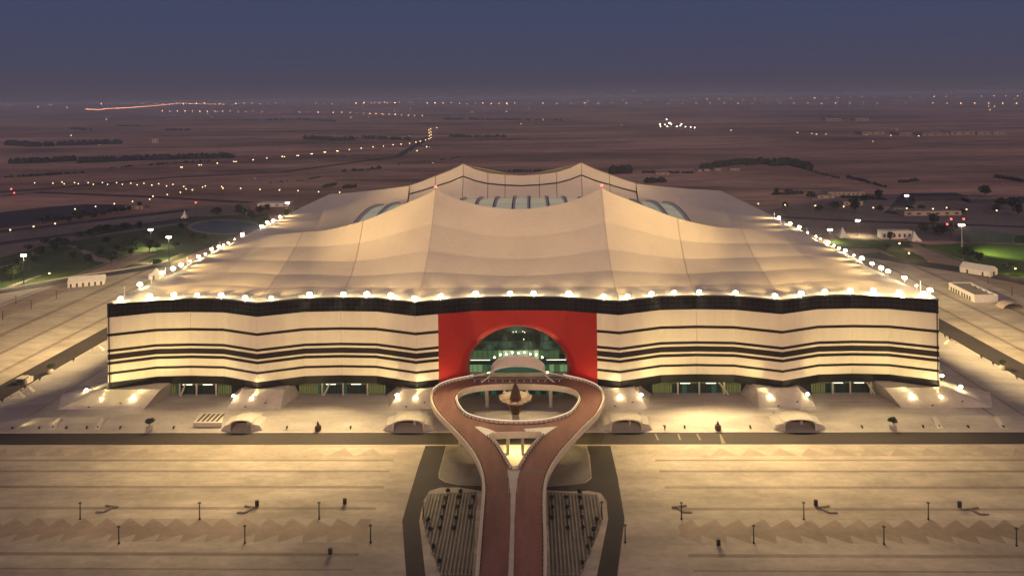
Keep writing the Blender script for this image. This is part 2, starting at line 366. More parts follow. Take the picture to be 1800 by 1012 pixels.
# bands beside the side roads
for s in (-1, 1):
    for x0, x1, mt in ((262, 264.5, 'band'), (264.5, 282, 'bandlt'), (282, 285, 'band'), (304, 308, 'band'), (330, 350, 'rose'), (352, 355, 'band'), (380, 384, 'band')):
        a, b_ = sorted((s * x0, s * x1))
        MB().quad((a, RY1 + 6, .006), (b_, RY1 + 6, .006), (b_, 330 if x1 < 360 else 250, .006), (a, 330 if x1 < 360 else 250, .006)).build('paving_band', M[mt], plaza)

# roads
sheet('front_road', [(-520, RY0), (520, RY0), (520, RY1), (-520, RY1)], 0.018, M['asph'], 'dark asphalt road running across the front of the stadium')
for s, nm in ((-1, 'left'), (1, 'right')):
    pts = [(s * SX0, RY1 - 0.01), (s * SX1, RY1 - 0.01), (s * SX1, 400), (s * SX0, 400)]
    sheet('side_road', pts if s > 0 else pts[::-1], 0.022, M['asph'], 'dark asphalt road along the %s side of the stadium' % nm)
# branch roads both sides of the ramp
Lb = [(748, 783), (735, 820), (717, 880), (707, 915), (714, 1012), (722, 1100), (756, 1100), (748, 1012), (737, 915), (744, 880), (755, 862), (775, 856), (806, 856), (846, 862), (846, 853), (806, 852), (782, 847), (771, 840), (771, 830), (784, 783)]
Rb = [(1073, 783), (1086, 840), (1098, 912), (1085, 1012), (1068, 1100), (1034, 1100), (1049, 1012), (1069, 912), (1066, 880), (1056, 866), (1035, 862), (1000, 863), (958, 861), (958, 855), (1000, 852), (1030, 848), (1040, 840), (1037, 800), (1031, 783)]
for nm, pts in (('left', Lb), ('right', Rb)):
    sheet('branch_road', [U(*p) for p in pts], 0.026, M['asph'], 'dark asphalt branch road on the %s side of the red ramp' % nm)
# kerbed grey aprons beside the ramp, below the loop
for nm, pts in (('left', [(785, 783), (772, 838), (784, 846), (806, 851), (846, 852), (846, 783)]), ('right', [(1030, 783), (1039, 838), (1028, 847), (1000, 851), (955, 854), (955, 783)])):
    sheet('apron', [U(*p) for p in pts], 0.03, M['apron'], 'paved apron under the %s edge of the ramp loop' % nm)
# bus bay markings on the front road
mkp = bpy.data.objects['front_road']
for a, b_ in (((1152, 762), (1157, 773)), ((1192, 762), (1196, 773)), ((1225, 762), (1231, 773))):
    p, q = U(*a), U(*b_); w = 0.35
    MB().quad((p.x - w, p.y, .026), (q.x - w, q.y, .026), (q.x + w, q.y, .026), (p.x + w, p.y, .026)).build('road_marking', M['paint'], mkp)
p = [U(1265, 763), U(1268, 779), U(1276, 779), U(1267, 763)]
MB().quad(*[(q.x, q.y, .026) for q in p]).build('road_marking', M['paint'], mkp)

# podium: gentle slopes up from the roads to a flat terrace, forecourt dropping to the entrances
PX, PZt = 209.0, 2.2
podm = MB()
PF, PFt = RY1, -15.0
podm.grid([[(-SX0, PF, .02), (SX0, PF, .02)], [(-PX, PFt, PZt), (PX, PFt, PZt)], [(-PX, 330, PZt), (PX, 330, PZt)], [(-SX0, 352, .02), (SX0, 352, .02)]])
podm.quad((-SX0, 352, .02), (-SX0, PF, .02), (-PX, PFt, PZt), (-PX, 330, PZt)); podm.quad((SX0, PF, .02), (SX0, 352, .02), (PX, 330, PZt), (PX, PFt, PZt))
podium = struct(podm.build('podium', M['podium']), 'pale paved podium terrace the stadium stands on')
# paving joints on the terrace: recessed dark strips read as lines
for y, h in ((722.5, .35), (735.5, .3), (711, .25), (704, .2)):
    Y = U(900, y, PZt).y
    if Y > PFt + 0.2: MB().quad((-PX + 2, Y - h, PZt + .006), (PX - 2, Y - h, PZt + .006), (PX - 2, Y + h, PZt + .006), (-PX + 2, Y + h, PZt + .006)).build('drain_joint', M['conc2'], podium)
for s in (-1, 1):
    for x, w in ((PX, .5), (196.5, .35)):
        MB().quad((s * x - w, PFt, PZt + .008), (s * x + w, PFt, PZt + .008), (s * x + w, 330, PZt + .008), (s * x - w, 330, PZt + .008)).build('drain_joint', M['band'], podium)
MB().box(-SX0, SX0, RY1, RY1 + 0.35, -.1, .16).build('kerb', M['conc'], podium)
for s in (-1, 1): MB().box(min(s * SX0, s * (SX0 - .35)), max(s * SX0, s * (SX0 - .35)), RY1 + .36, 340, -.1, .16).build('kerb', M['conc'], podium)

# ================================================================== STADIUM
st = thing('stadium', 'huge tent-shaped stadium with cream and black striped walls and red entrance', 'stadium', (0, 0, 0))
A_, B_, C_ = 182.75, 115.5, 44.8
DEP = 309.0
FR = (0, .27, .5, .73, 1); FD = (0, .88, 1, .88, 0); SAG = 8.2
def bay_path(p, q, inward):
    p, q, n = Vector((*p, 0)), Vector((*q, 0)), Vector((*inward, 0))
    return [p.lerp(q, f) + n * (SAG * d) for f, d in zip(FR, FD)]
fv = [-A_, -B_, -C_, C_, B_, A_]
front_bays = [bay_path((fv[i], 0), (fv[i + 1], 0), (0, 1)) for i in range(5)]
sv = [0, 77, 154.5, 232, DEP]
left_bays = [bay_path((-A_, sv[i + 1]), (-A_, sv[i]), (1, 0)) for i in range(4)]
right_bays = [bay_path((A_, sv[i]), (A_, sv[i + 1]), (-1, 0)) for i in range(4)]
def frontY(X):
    X = max(-A_, min(A_, X))
    for b in front_bays:
        for p, q in zip(b, b[1:]):
            if p.x <= X <= q.x + 1e-6: return p.y + (q.y - p.y) * (X - p.x) / (q.x - p.x)
    return 0
ZB, ZT, ZE = 7.6, 40.0, 46.0
white_b = [(11.15, 14.6), (15.72, 19.02), (20.35, 21.2), (23.65, 24.62), (25.86, 31.6), (32.86, 40.0)]
dark_b = [(14.6, 15.72), (19.02, 20.35), (21.2, 23.65), (24.62, 25.86), (31.6, 32.86)]
def wall_strip(path, z0, z1, off, thick, gap=0.0, bulge=0.0):
    """strip along a plan path, front face at off (metres inward), with top, bottom and end returns"""
    pts = [Vector(p) for p in path]; nrm = []
    for i in range(len(pts)):
        d = (pts[min(i + 1, len(pts) - 1)] - pts[max(i - 1, 0)]).normalized(); nrm.append(Vector((-d.y, d.x, 0)))
    if gap:
        pts[0] = pts[0] + (pts[1] - pts[0]).normalized() * gap; pts[-1] = pts[-1] + (pts[-2] - pts[-1]).normalized() * gap
    f0 = [p + n * off for p, n in zip(pts, nrm)]; f1 = [p + n * (off + thick) for p, n in zip(pts, nrm)]
    up = lambda L, z: [(p.x, p.y, z) for p in L]
    mb = MB()
    mb.grid([up(f1, z0), up(f0, z0), up(f0, z1), up(f1, z1)])
    for k, rev in ((0, 1), (-1, 0)):
        q = [(f0[k].x, f0[k].y, z0), (f1[k].x, f1[k].y, z0), (f1[k].x, f1[k].y, z1), (f0[k].x, f0[k].y, z1)]
        mb.quad(*(q if not rev else q[::-1]))
    return mb
def clipx(path, x0, x1):
    out = []
    for p, q in zip(path, path[1:]):
        for t in (0, 1):
            pass
    xs_ = sorted(set([x0, x1] + [p.x for p in path if x0 < p.x < x1]))
    return [Vector((x, frontY(x), 0)) for x in xs_]
RX = 35.15
def clad(path, full=True):
    for z0, z1 in white_b: wall_strip(path, z0, z1, 0.0, 0.3, .05).build('facade_panel', M['wallfab'], st)
    for z0, z1 in dark_b: wall_strip(path, z0 + .002, z1 - .002, 0.07, 0.1).build('facade_stripe', M['stripe'], st)
def skirt(path):
    wall_strip(path, ZB, 11.15, 0.1, 0.4, .04).build('skirt_panel', M['skirt'], st)
def topband(path):
    g = wall_strip(path, ZT + .002, ZE - .3, 0.25, 0.2, .03).build('glass_band', M['topglass'], st)
    mb = MB(); pts = [Vector(p) for p in path]
    for p, q in zip(pts, pts[1:]):
        d = (q - p); L = d.length; d.normalize(); n = Vector((-d.y, d.x, 0)); k = max(1, round(L / 2.3))
        for i in range(k):
            c = p + d * (L * i / k)
            a = c + n * .25; b = c + n * .10
            mb.hexa([(a.x, a.y, ZT + .1), (b.x, b.y, ZT + .1), (b.x + d.x * .09, b.y + d.y * .09, ZT + .1), (a.x + d.x * .09, a.y + d.y * .09, ZT + .1)],
                    [(a.x, a.y, ZE - .35), (b.x, b.y, ZE - .35), (b.x + d.x * .09, b.y + d.y * .09, ZE - .35), (a.x + d.x * .09, a.y + d.y * .09, ZE - .35)])
        for z in (ZT + .05, ZT + 2.0, ZT + 3.9):
            a, b = p + n * .25, p + n * .12; a2, b2 = q + n * .25, q + n * .12
            mb.hexa([(a.x, a.y, z), (b.x, b.y, z), (b2.x, b2.y, z), (a2.x, a2.y, z)], [(a.x, a.y, z + .1), (b.x, b.y, z + .1), (b2.x, b2.y, z + .1), (a2.x, a2.y, z + .1)])
    o = mb.build('mullion', M['mullion'], g)
    wall_strip(path, ZE - .3, ZE + .35, -0.1, 0.8).build('parapet', M['parapet'], st)
for bi, b in enumerate(front_bays):
    halves = [b[0:3], b[2:5]]
    for hi, h in enumerate(halves):
        topband(h)
        if bi == 2:
            h = clipx(h, -C_, -RX) if hi == 0 else clipx(h, RX, C_)
        clad(h); skirt(h)
for b in left_bays + right_bays:
    for h in (b[0:3], b[2:5]): clad(h); skirt(h); topband(h)
# plain back wall and inner lining so no light leaks through
MB().box(-A_, A_, DEP - .4, DEP, 2, ZE).build('back_wall', M['wallfab'], st)
for pth in [b for b in left_bays + right_bays] + [front_bays[i] for i in (0, 1, 3, 4)]:
    wall_strip(pth, ZB + .05, ZE - .4, 0.6, 0.3).build('wall_lining', M['darkin'], st)

# ---- roof fabric: front sheet
E0 = ZE + .25
knB = [(0, 8.2), (22, 7.3), (44.8, 0), (63.9, 7.2), (80.1, 8.2), (96.4, 7.2), (115.5, 0), (133.7, 7.2), (149.1, 8.2), (182.75, 0), (174.6, 38.5), (182.75, 77), (174.6, 116)]
knT = [(0, 78, 74.9), (24, 76, 78.2), (44.7, 73, 86.7), (65, 80.5, 77.2), (88, 90, 67.4), (112, 104, 60), (130, 114, 57.0), (146, 123, 54.2), (157, 129, 52.5), (172, 136, 50.8), (177, 139, 49.6), (180.5, 141, 48.6), (182.2, 143, 47.6)]
def crom(p0, p1, p2, p3, t):
    return tuple(.5 * (2 * b + (c - a) * t + (2 * a - 5 * b + 4 * c - d) * t * t + (3 * b - a - 3 * c + d) * t ** 3) for a, b, c, d in zip(p0, p1, p2, p3))
def Tcurve(i, t):
    if i == 0: P = [(-24, 76, 78.2), knT[0], knT[1], (44.7, 74, 84.7)]
    elif i == 1: P = [knT[0], knT[1], knT[2], (60, 70, 98)]
    elif i == 2: P = [(30, 70, 99), knT[2], knT[3], knT[4]]
    elif i == len(knT) - 2: P = [knT[i - 1], knT[i], knT[i + 1], knT[i + 1]]
    else: P = [knT[i - 1], knT[i], knT[i + 1], knT[i + 2]]
    return Vector(crom(*P, t))
def Bcurve(i, t):
    return Vector((*knB[i], E0)).lerp(Vector((*knB[i + 1], E0)), t)
def g(t): return .78 * t ** 2.6 + .22 * t
SEAMT = [0, .2, .4, .6, .8, 1.0]
# position along a bay: 0 at ridge lines, 1 at mid bay, for the fabric sag
vall = [1, .55, 0, .55, 1, .55, 0, .55, 1, 0, 1, 0, 0]
def roofP(i, u, t, mir):
    b, q = Bcurve(i, u), Tcurve(i, u)
    v = vall[i] + (vall[i + 1] - vall[i]) * u
    v = .5 - .5 * math.cos(math.pi * v)
    hgt = max(0, q.z - b.z)
    k = min(4, int(t * 5 - 1e-9)); w = t * 5 - k
    pil = 0.30 * (4 * w * (1 - w)) * min(1, (q - b).length / 60)
    z = b.z + (q.z - b.z) * g(t) - v * math.sin(math.pi * t) * min(2.4, hgt * .07) + pil
    x = b.x + (q.x - b.x) * t; y = b.y + (q.y - b.y) * t
    return (-x if mir else x, y, z)
seamk = [0, 2, 4, 6, 8, 9, 10, 11, 12]
for mir in (0, 1):
    for k0, k1 in zip(seamk, seamk[1:]):
        for a in range(5):
            rows = []
            for j in range(7):
                t = SEAMT[a] + (SEAMT[a + 1] - SEAMT[a]) * j / 6
                row = []
                for i in range(k0, k1):
                    n = 5
                    for s_ in range(n + (1 if i == k1 - 1 else 0)): row.append(roofP(i, s_ / n, min(.9999 if a < 4 else 1, t), mir))
                rows.append(row[::-1] if mir else row)
            MB().grid(rows).build('roof_panel', M['fabric'], st, smooth=True)
    # seam tapes on ridge and valley lines
    for kk, wd in ((2, .35), (4, .55), (6, .3), (9, .3)):
        i, u = (kk, 0)
        rows = []
        for j in range(31):
            p = Vector(roofP(i, 0, j / 30, mir)); rows.append([(p.x - wd / 2, p.y, p.z + .06), (p.x + wd / 2, p.y, p.z + .06)])
        MB().grid(rows).build('seam_tape', M['seam'], st)
    # edge roll along the top of the front sheet and its dark inner face
    rows = []
    for i in range(len(knT) - 1):
        for s_ in range(6): p = Tcurve(i, s_ / 6); rows.append([((-p.x if mir else p.x), p.y + .02, p.z), ((-p.x if mir else p.x), p.y + 4.5, 45.5 + (p.z - 45.5) * .35)])
    MB().grid(rows).build('inner_skirt', M['fabric'], st)

# ---- retractable vault with arch ribs
def vz(X, Y):
    return 64.3 - 5.0 * (abs(X) / 105.0) ** 2 - 4.3 * ((Y - 183) / 48.0) ** 2
YV = [96 + 6 * k for k in range(23)]
ribs = [s * x for x in (5.0, 17.6, 30, 42.5, 55, 68, 80.5, 93, 105.2) for s in (-1, 1)]; ribs.sort()
for x0, x1 in zip(ribs, ribs[1:]):
    MB().grid([[(x, y, vz(x, y)) for x in (x0 + .8, (x0 + x1) / 2, x1 - .8)] for y in YV]).build('vault_panel', M['vault'], st, smooth=True)
    mb = MB()
    for y in (150, 171.5, 195, 215):
        mb.add([(x0 + .8, y - .3, vz(x0, y) + .25), (x1 - .8, y - .3, vz(x1, y) + .25), (x1 - .8, y + .3, vz(x1, y) + .25), (x0 + .8, y + .3, vz(x0, y) + .25)], [(0, 1, 2, 3)])
    mb.build('vault_bar', M['gasket'], st)
for x in ribs:
    for a, b, mt, h, nm in ((-1.0, .35, 'rib', 1.7, 'arch_rib'), (.36, 1.1, 'gasket', 1.5, 'rib_gasket')):
        if x < 0: a, b = -b, -a
        rows = [[(x + a, y, vz(x, y) - .5), (x + a, y, vz(x, y) + h), (x + b, y, vz(x, y) + h), (x + b, y, vz(x, y) - .5)] for y in YV]
        MB().grid(rows).build(nm, M[mt], st)

# ---- back inner wall with louvre slot
bt = [(0, 237.5, 76.1), (13, 237.2, 76.8), (26, 237, 78.4), (36, 236.4, 81.4), (44.7, 236, 85.6), (55, 236.4, 80.4), (66, 236.6, 76.4), (76, 236.6, 72.6), (86, 236.5, 69.4)]
def slotz(z): return z - 6.0 - (z - 69.4) * .19
xb = sorted(set([-p[0] for p in bt] + [p[0] for p in bt]))
btd = {p[0]: p for p in bt}
def btp(x): q = btd[abs(x)]; return q[1], q[2]
groups = [(-86, -66), (-66, -44.7), (-44.7, -26), (-26, -13), (-13, 13), (13, 26), (26, 44.7), (44.7, 66), (66, 86)]
for x0, x1 in groups:
    xs_ = [x for x in xb if x0 <= x <= x1]; up_, lo_, sl = [], [], []
    R1, R2, R3, R4, R5 = [], [], [], [], []
    for k, x in enumerate(xs_):
        y, z = btp(x); e = .18 * (1 if k == 0 else -1 if k == len(xs_) - 1 else 0); xx = x + e
        s_ = slotz(z)
        R1.append((xx, y, z)); R2.append((xx, y - 1.6, s_ + .5)); R3.append((xx, y + .6, s_ + .45)); R4.append((xx, y + .6, s_ - .45)); R5.append((xx, y - 1.8, s_ - .5))
    MB().grid([R2, R1]).build('upper_fabric_panel', M['fabric'], st)
    MB().grid([R4, R3]).build('louvre_slot', M['gasket'], st)
    low = [(x, 228.5 - 5 * (1 - abs(x) / 86), 60.0 + 2.0 * math.cos(x / 44.7 * math.pi) * -1) for x, *_ in R5]
    mid = [(a[0], (a[1] * .62 + b[1] * .38), a[2] * .55 + b[2] * .45) for a, b in zip(R5, low)]
    MB().grid([[(p[0], p[1] - 3, p[2] - 12) for p in low], low, mid, R5]).build('lower_fabric_panel', M['fabric'], st, smooth=True)
for x0, x1 in zip(xb, xb[1:]):
    (y0, z0), (y1, z1) = btp(x0), btp(x1)
    MB().hexa([(x0, y0 - .3, z0 - .05), (x1, y1 - .3, z1 - .05), (x1, y1 + .3, z1 - .05), (x0, y0 + .3, z0 - .05)], [(x0, y0 - .3, z0 + .35), (x1, y1 - .3, z1 + .35), (x1, y1 + .3, z1 + .35), (x0, y0 + .3, z0 + .35)]).build('ridge_trim', M['seam'], st)

# ---- side wings of the roof behind the front sheet, and the back sheet
for s in (-1, 1):
    top = [(86.2, 236.3, 69.4), (112, 258, 64.2), (140, 283, 58.9), (166, 305, 55.0), (174, 268, 51.5), (182, 226, 47.6)]
    bot = [(86.4, 226, 58), (100, 206, 51), (118, 188, 47.5), (140, 170, 46.4), (162, 157, 46.6), (182.4, 146, 47.2)]
    nT = len(top)
    def smp(L, f):
        f *= (len(L) - 1); i = min(len(L) - 2, int(f)); f -= i
        P = [L[max(0, i - 1)], L[i], L[i + 1], L[min(len(L) - 1, i + 2)]]
        return Vector(crom(*P, f)) if L is bot else Vector(P[1]).lerp(Vector(P[2]), f)
    cuts = [0, .3, .6, 1.0]
    for a, b in zip(cuts, cuts[1:]):
        rows = []
        for j in range(9):
            v = j / 8; row = []
            for k in range(9):
                u = a + (b - a) * k / 8
                p, q = smp(bot, u), smp(top, u); r_ = p.lerp(q, v); r_.z = p.z + (q.z - p.z) * (.25 * v + .75 * v ** 1.5)
                row.append((s * r_.x, r_.y, r_.z))
            rows.append(row if s > 0 else row[::-1])
        MB().grid(rows).build('roof_panel', M['fabric'], st, smooth=True)
    bk = [(0, 237.9, 75.9), (44.7, 236.4, 85.4), (86.2, 236.7, 69.2), (112, 258.4, 64.0), (140, 283.4, 58.7), (166, 305.2, 54.8)]
    rows = [[(s * p[0], p[1], p[2]) for p in bk], [(s * p[0], p[1] * .5 + 154, p[2] * .35 + E0 * .65) for p in bk], [(s * p[0] * 1.1, 308.5, E0) for p in bk]]
    MB().grid([r_[::-1] if s > 0 else r_ for r_ in rows]).build('back_roof_panel', M['fabric'], st, smooth=True)
    MB().quad((s * 166, 305.2, 54.8), (s * 182.75, 309, E0), (s * 182.4, 226, E0), (s * 174, 268, 51.3)).build('back_roof_panel', M['fabric'], st)
MB().quad((-176, 12, 44.5), (176, 12, 44.5), (176, 300, 44.5), (-176, 300, 44.5)).build('roof_deck', M['fabric'], st)
# red aviation lamps on the two front peaks
for s, w in ((-1, 'left'), (1, 'right')):
    t = thing('beacon_lamp', 'small red beacon lamp on the %s front roof peak' % w, 'beacon', (s * 44.7, 73, 86.7), group='red beacons on the front roof peaks')
    MB().tube((0, 0, 0), (0, 0, .8), .15).build('stem', M['post'], t); MB().lathe([(.3, .8), (.75, 1.1), (.75, 1.7), (.3, 2.0)], 8).build('lens', M['lensred'], t)

# ---- red portal wall with bullnosed arch
ACX, ACZ, AA, AB = 0.0, 12.2, 22.3, 19.2
def rwY(x): return frontY(x)
red_pan = []
N = 64
def arch_pt(th, sc):
    c, s_ = math.cos(th), math.sin(th)
    return ACX + AA * sc * c, ACZ + AB * sc * s_
angs = [math.pi * k / N for k in range(N + 1)]
prof = []
for k in range(7):
    ph = math.pi / 2 * k / 6; prof.append((1.17 - .17 * math.sin(ph), 5.0 * (1 - math.cos(ph))))
def radial(th):
    c, s_ = math.cos(th), math.sin(th); x0, z0 = arch_pt(th, 1.17)
    tx = (RX - .02) / abs(c) if abs(c) > 1e-6 else 1e9; tz = (ZT - ACZ) / s_ if s_ > 1e-6 else 1e9
    t = min(tx, tz); return (t * c, ACZ + t * s_)
# include exact corner angles
ca = math.atan2(ZT - ACZ, RX - .02)
angs = sorted(set(angs + [ca, math.pi - ca]))
secs = [(0, ca), (ca, math.pi / 2), (math.pi / 2, math.pi - ca), (math.pi - ca, math.pi)]
for a, b in secs:
    aa = [t for t in angs if a - 1e-6 <= t <= b + 1e-6]; rows = []
    for k in range(9):
        f = k / 8; row = []
        for th in aa:
            x0, z0 = arch_pt(th, 1.17); x1, z1 = radial(th); x, z = x1 + (x0 - x1) * f, z1 + (z0 - z1) * f
            row.append((x, rwY(x) + .05, z))
        rows.append(row)
    MB().grid([r_ for r_ in rows]).build('red_panel', M['red'], st)
rows = []
for sc, yo in prof:
    rows.append([(x, rwY(x) * (1 - yo / 5) + (rwY(0) + 1.0) * (yo / 5) + .05 + yo, z) for th in angs for x, z in [arch_pt(th, sc)]])
MB().grid(rows).build('arch_funnel', M['red'], st, smooth=True)
for s in (-1, 1):      # legs below the springing line
    xo = RX - .02; xi = AA * 1.17; xs_ = [xi + (xo - xi) * k / 4 for k in range(5)]
    r1 = [(s * x, rwY(x) + .05, 5.0) for x in xs_]; r2 = [(s * x, rwY(x) + .05, ACZ) for x in xs_]
    MB().grid([r1, r2] if s > 0 else [r1[::-1], r2[::-1]]).build('red_panel', M['red'], st)
    pf = [(sc * AA, rwY(sc * AA) * (1 - yo / 5) + (rwY(0) + 1.0) * (yo / 5) + .05 + yo) for sc, yo in prof]
    r1 = [(s * x, y, 5.0) for x, y in pf]; r2 = [(s * x, y, ACZ) for x, y in pf]
    MB().grid([r1, r2] if s < 0 else [r1[::-1], r2[::-1]]).build('arch_funnel', M['red'], st, smooth=True)
for s in (-1, 1):
    t = thing('portal_uplight', 'small uplight at the %s foot of the red arch' % ('left' if s < 0 else 'right'), 'uplight', (s * 13.5, 3.2, 11.3))
    MB().lathe([(.35, -.1), (.35, .35), (.28, .4)], 8).build('housing', M['post'], t)
    lamp('uplight', 'SPOT', t, (0, 0, .7), 3200, (1, .72, .32), (-s * .12, .26, 1), 52, .8, .3)
    t = thing('portal_uplight', 'small uplight on the ground at the %s outer edge of the red wall' % ('left' if s < 0 else 'right'), 'uplight', (s * 33, -4.5, 2.25))
    MB().lathe([(.35, 0), (.35, .35), (.28, .4)], 8).build('housing', M['post'], t)
    lamp('uplight', 'SPOT', t, (0, 0, .7), 2600, (1, .72, .32), (-s * .16, .36, 1), 70, .9, .3)
# glazed wall inside the portal
GY = 15.8
rowz = [(9.4, 13.1, 'low'), (13.1, 15.1, 'span'), (15.1, 19.6, 'mid'), (19.6, 23.8, 'dk'), (23.8, 27.2, 'dk2'), (27.2, 31.8, 'top')]
NC = 20; cw = 2 * 23.6 / NC
for z0, z1, kind in rowz:
    for c in range(NC):
        x0 = -23.6 + c * cw; xc = x0 + cw / 2
        zz = min(z0, z1)
        if kind in ('dk', 'dk2', 'top') and (abs(xc) - cw / 2) / 23.2 > math.sqrt(max(0, 1 - ((z0 - ACZ) / 20.0) ** 2)): continue
        e = random.random()
        mt = {'low': 'g4' if abs(xc) < 13 else ('g1' if e < .3 else 'g2'), 'span': 'g0', 'mid': (('g3' if e < .55 else 'g2') if abs(xc) < 10.5 else 'g1' if e < .8 else 'gt'),
              'dk': 'gt', 'dk2': 'g0' if e < .85 else 'gt', 'top': 'gt'}[kind]
        MB().box(x0 + .06, x0 + cw - .06, GY + random.uniform(0, .04), GY + .2, z0 + .06, z1 - .06).build('glass_pane', M[mt], st)
mb = MB()
for c in range(NC + 1): x = -23.6 + c * cw; mb.box(x - .09, x + .09, GY - .12, GY + .2, 9, 31.9)
for z0, z1, k in rowz: mb.box(-23.6, 23.6, GY - .16, GY - .121, z0 - .12, z0 + .12)
mb.build('curtain_wall_frame', M['mullion'], st)
for s in (-1, 1): MB().box(*sorted((s * 13, s * 22.2)), GY - .3, GY - .17, 14.95, 15.2).build('light_strip', M['tube'], st)
for k in range(9):
    x = -11 + k * 2.75; z = 17.6 - .016 * x * x
    MB().lathe([(.22, 0), (.3, .15), (.22, .3)], 6, (x, 0)).build('downlight', M['lens'], st, (0, GY - .45, z + (.9 if k % 2 else .5)))
for x, z in ((-2.2, 27.8), (-.9, 27.9), (2.2, 28.0), (3.1, 27.6), (2.6, 24.4)):
    MB().lathe([(.15, 0), (.22, .2), (.15, .45)], 6, (x, 0)).build('downlight', M['tube'], st, (0, GY - .4, z))
MB().box(-24, 24, GY + .25, GY + .6, 2, 33).build('portal_backing', M['darkin'], st)
MB().box(-22.2, 22.2, 3.5, GY - .2, 9.0, 9.35).build('portal_terrace', M['conc2'], st)
# canopy: arched shell on two raking legs
cn = thing('entrance_canopy', 'pale arched canopy on raking struts in front of the red portal', 'canopy', (0, 0, 0))
rows = []
for k in range(25):
    th = math.pi * k / 24; x = -12.4 * math.cos(th)
    zf = 13.2 + 4.2 * math.sin(th) ** .9; zbk = 13.4 + 6.0 * math.sin(th) ** .9
    rows.append([(x * (1.0 + .0), 1.2, zf), (x * .99, 4.6, zf + (zbk - zf) * .6), (x * .97, 8.8, zbk)])
MB().grid(rows).build('shell', M['canopy'], cn, smooth=True)
for j, rr in ((0, .28), (2, .28)):
    mb = MB()
    for a, b in zip(rows, rows[1:]): mb.tube(a[j], b[j], rr, n=6, caps=False)
    mb.build('edge_tube', M['steel'], cn)
for k in (4, 8, 12, 16, 20):
    MB().tube(rows[k][0], rows[k][2], .12, n=5).build('rafter', M['steel'], cn)
for s in (-1, 1):
    MB().tube((s * 12.3, 1.2, 13.2), (s * 16.6, -1.5, 10.8), .3, .2, 8).build('strut', M['steel'], cn)
    MB().tube((s * 12.3, 1.2, 13.2), (s * 14.3, 2.5, 10.6), .22, .16, 8).build('strut', M['steel'], cn)
    MB().tube((s * 12.2, 4.5, 13.8), (s * 20.8, 4.5, 11.6), .28, .2, 8).build('strut', M['steel'], cn)
rl = thing('terrace_railing', 'grey glass railing along the terrace before the portal', 'railing', (0, 0, 0))
for k in range(16):
    x = -20 + k * 2.5; MB().box(x + .05, x + 2.45, 1.45, 1.5, 10.4, 11.7).build('railing_pane', M['court'], rl)
MB().box(-20, 20, 1.42, 1.53, 11.72, 11.8).build('handrail', M['steel'], rl)
for k in range(13):
    x = -19 + k * 3.1
    b = thing('bollard', 'short pale bollard before the portal terrace, %s from left' % ORD[k], 'bollard', (x, -.3, 11.05), group='bollards before the portal terrace')
    MB().lathe([(.22, 0), (.22, .8), (.1, .9)], 6).build('post', M['steel'], b)

# ---- glazed ground-floor entrances between the buttress mounds
def entrance(bi):
    b = front_bays[bi]; x0, x1 = b[0].x + 15.5, b[4].x - 15.5
    if bi == 0: x0 += 4
    if bi == 4: x1 -= 4
    n = round((x1 - x0) / 2.2); w = (x1 - x0) / n
    Y = 9.6
    for k in range(n):
        xa = x0 + k * w; edge = min(k, n - 1 - k) / n
        mt = 'gy' if edge < .18 else ('g4' if random.random() < .2 else 'g0')
        MB().box(xa + .08, xa + w - .08, Y, Y + .15, PZt, 6.2).build('entrance_pane', M[mt], st)
        MB().box(xa + .08, xa + w - .08, Y + .01, Y + .15, 6.35, ZB + .3).build('entrance_pane', M['gy' if (edge < .3 and random.random() < .8) or random.random() < .3 else 'g1'], st)
    mb = MB()
    for k in range(2 * n + 1): mb.box(x0 + k * w / 2 - .13, x0 + k * w / 2 + .13, Y - .25, Y - .02, PZt, ZB + .3)
    mb.box(x0, x1, Y - .29, Y - .252, 6.15, 6.4)
    mb.build('entrance_frame', M['mullion'], st)
    MB().box(x0 - 6, x1 + 6, Y + .2, Y + .5, 0, ZB + .3).build('entrance_backing', M['darkin'], st)
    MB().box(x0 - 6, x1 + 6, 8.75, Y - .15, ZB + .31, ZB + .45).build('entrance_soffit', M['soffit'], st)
    L = x1 - x0
    for f in (.28, .52, .8): MB().tube((x0 + L * f, 7.9, PZt), (x0 + L * f, 7.9, ZB), .42, n=10).build('column', M['conc'], st)
    f = .3 if bi < 2 else .74
    MB().tube((x0 + L * (f + (.0 if bi < 2 else .1)), 7.2, PZt), (x0 + L * (f + (.07 if bi < 2 else .0)), 7.2, ZB), .38, n=10).build('raking_column', M['conc'], st)
    for f in (.37, .66): MB().box(x0 + L * f - 2.2, x0 + L * f + 2.2, 9.1, 9.4, 6.45, 6.7).build('light_tube', M['tube'], st)
    for f in (0.0, 1.0):
        xx = x0 + L * f; d = 6 if f == 0 else -6
        MB().tube((xx, 7.8, PZt + .3), (xx - d, 7.8, ZB), .3, n=6).build('raking_mullion', M['mullion'], st)
for bi in (0, 1, 3, 4): entrance(bi)
# undercroft glazing beneath the loop
for k in range(24):
    x = -30 + k * 2.5
    MB().box(x + .1, x + 2.4, 8.4, 8.6, 1.8, 8.3).build('entrance_pane', M['g4' if k % 2 else 'g0'], st)
MB().box(-36, 36, 8.7, 9.0, 0, 9.3).build('entrance_backing', M['darkin'], st)
MB().box(-35, 35, 1.2, 8.6, 8.6, 8.9).build('undercroft_soffit', M['soffit'], st)

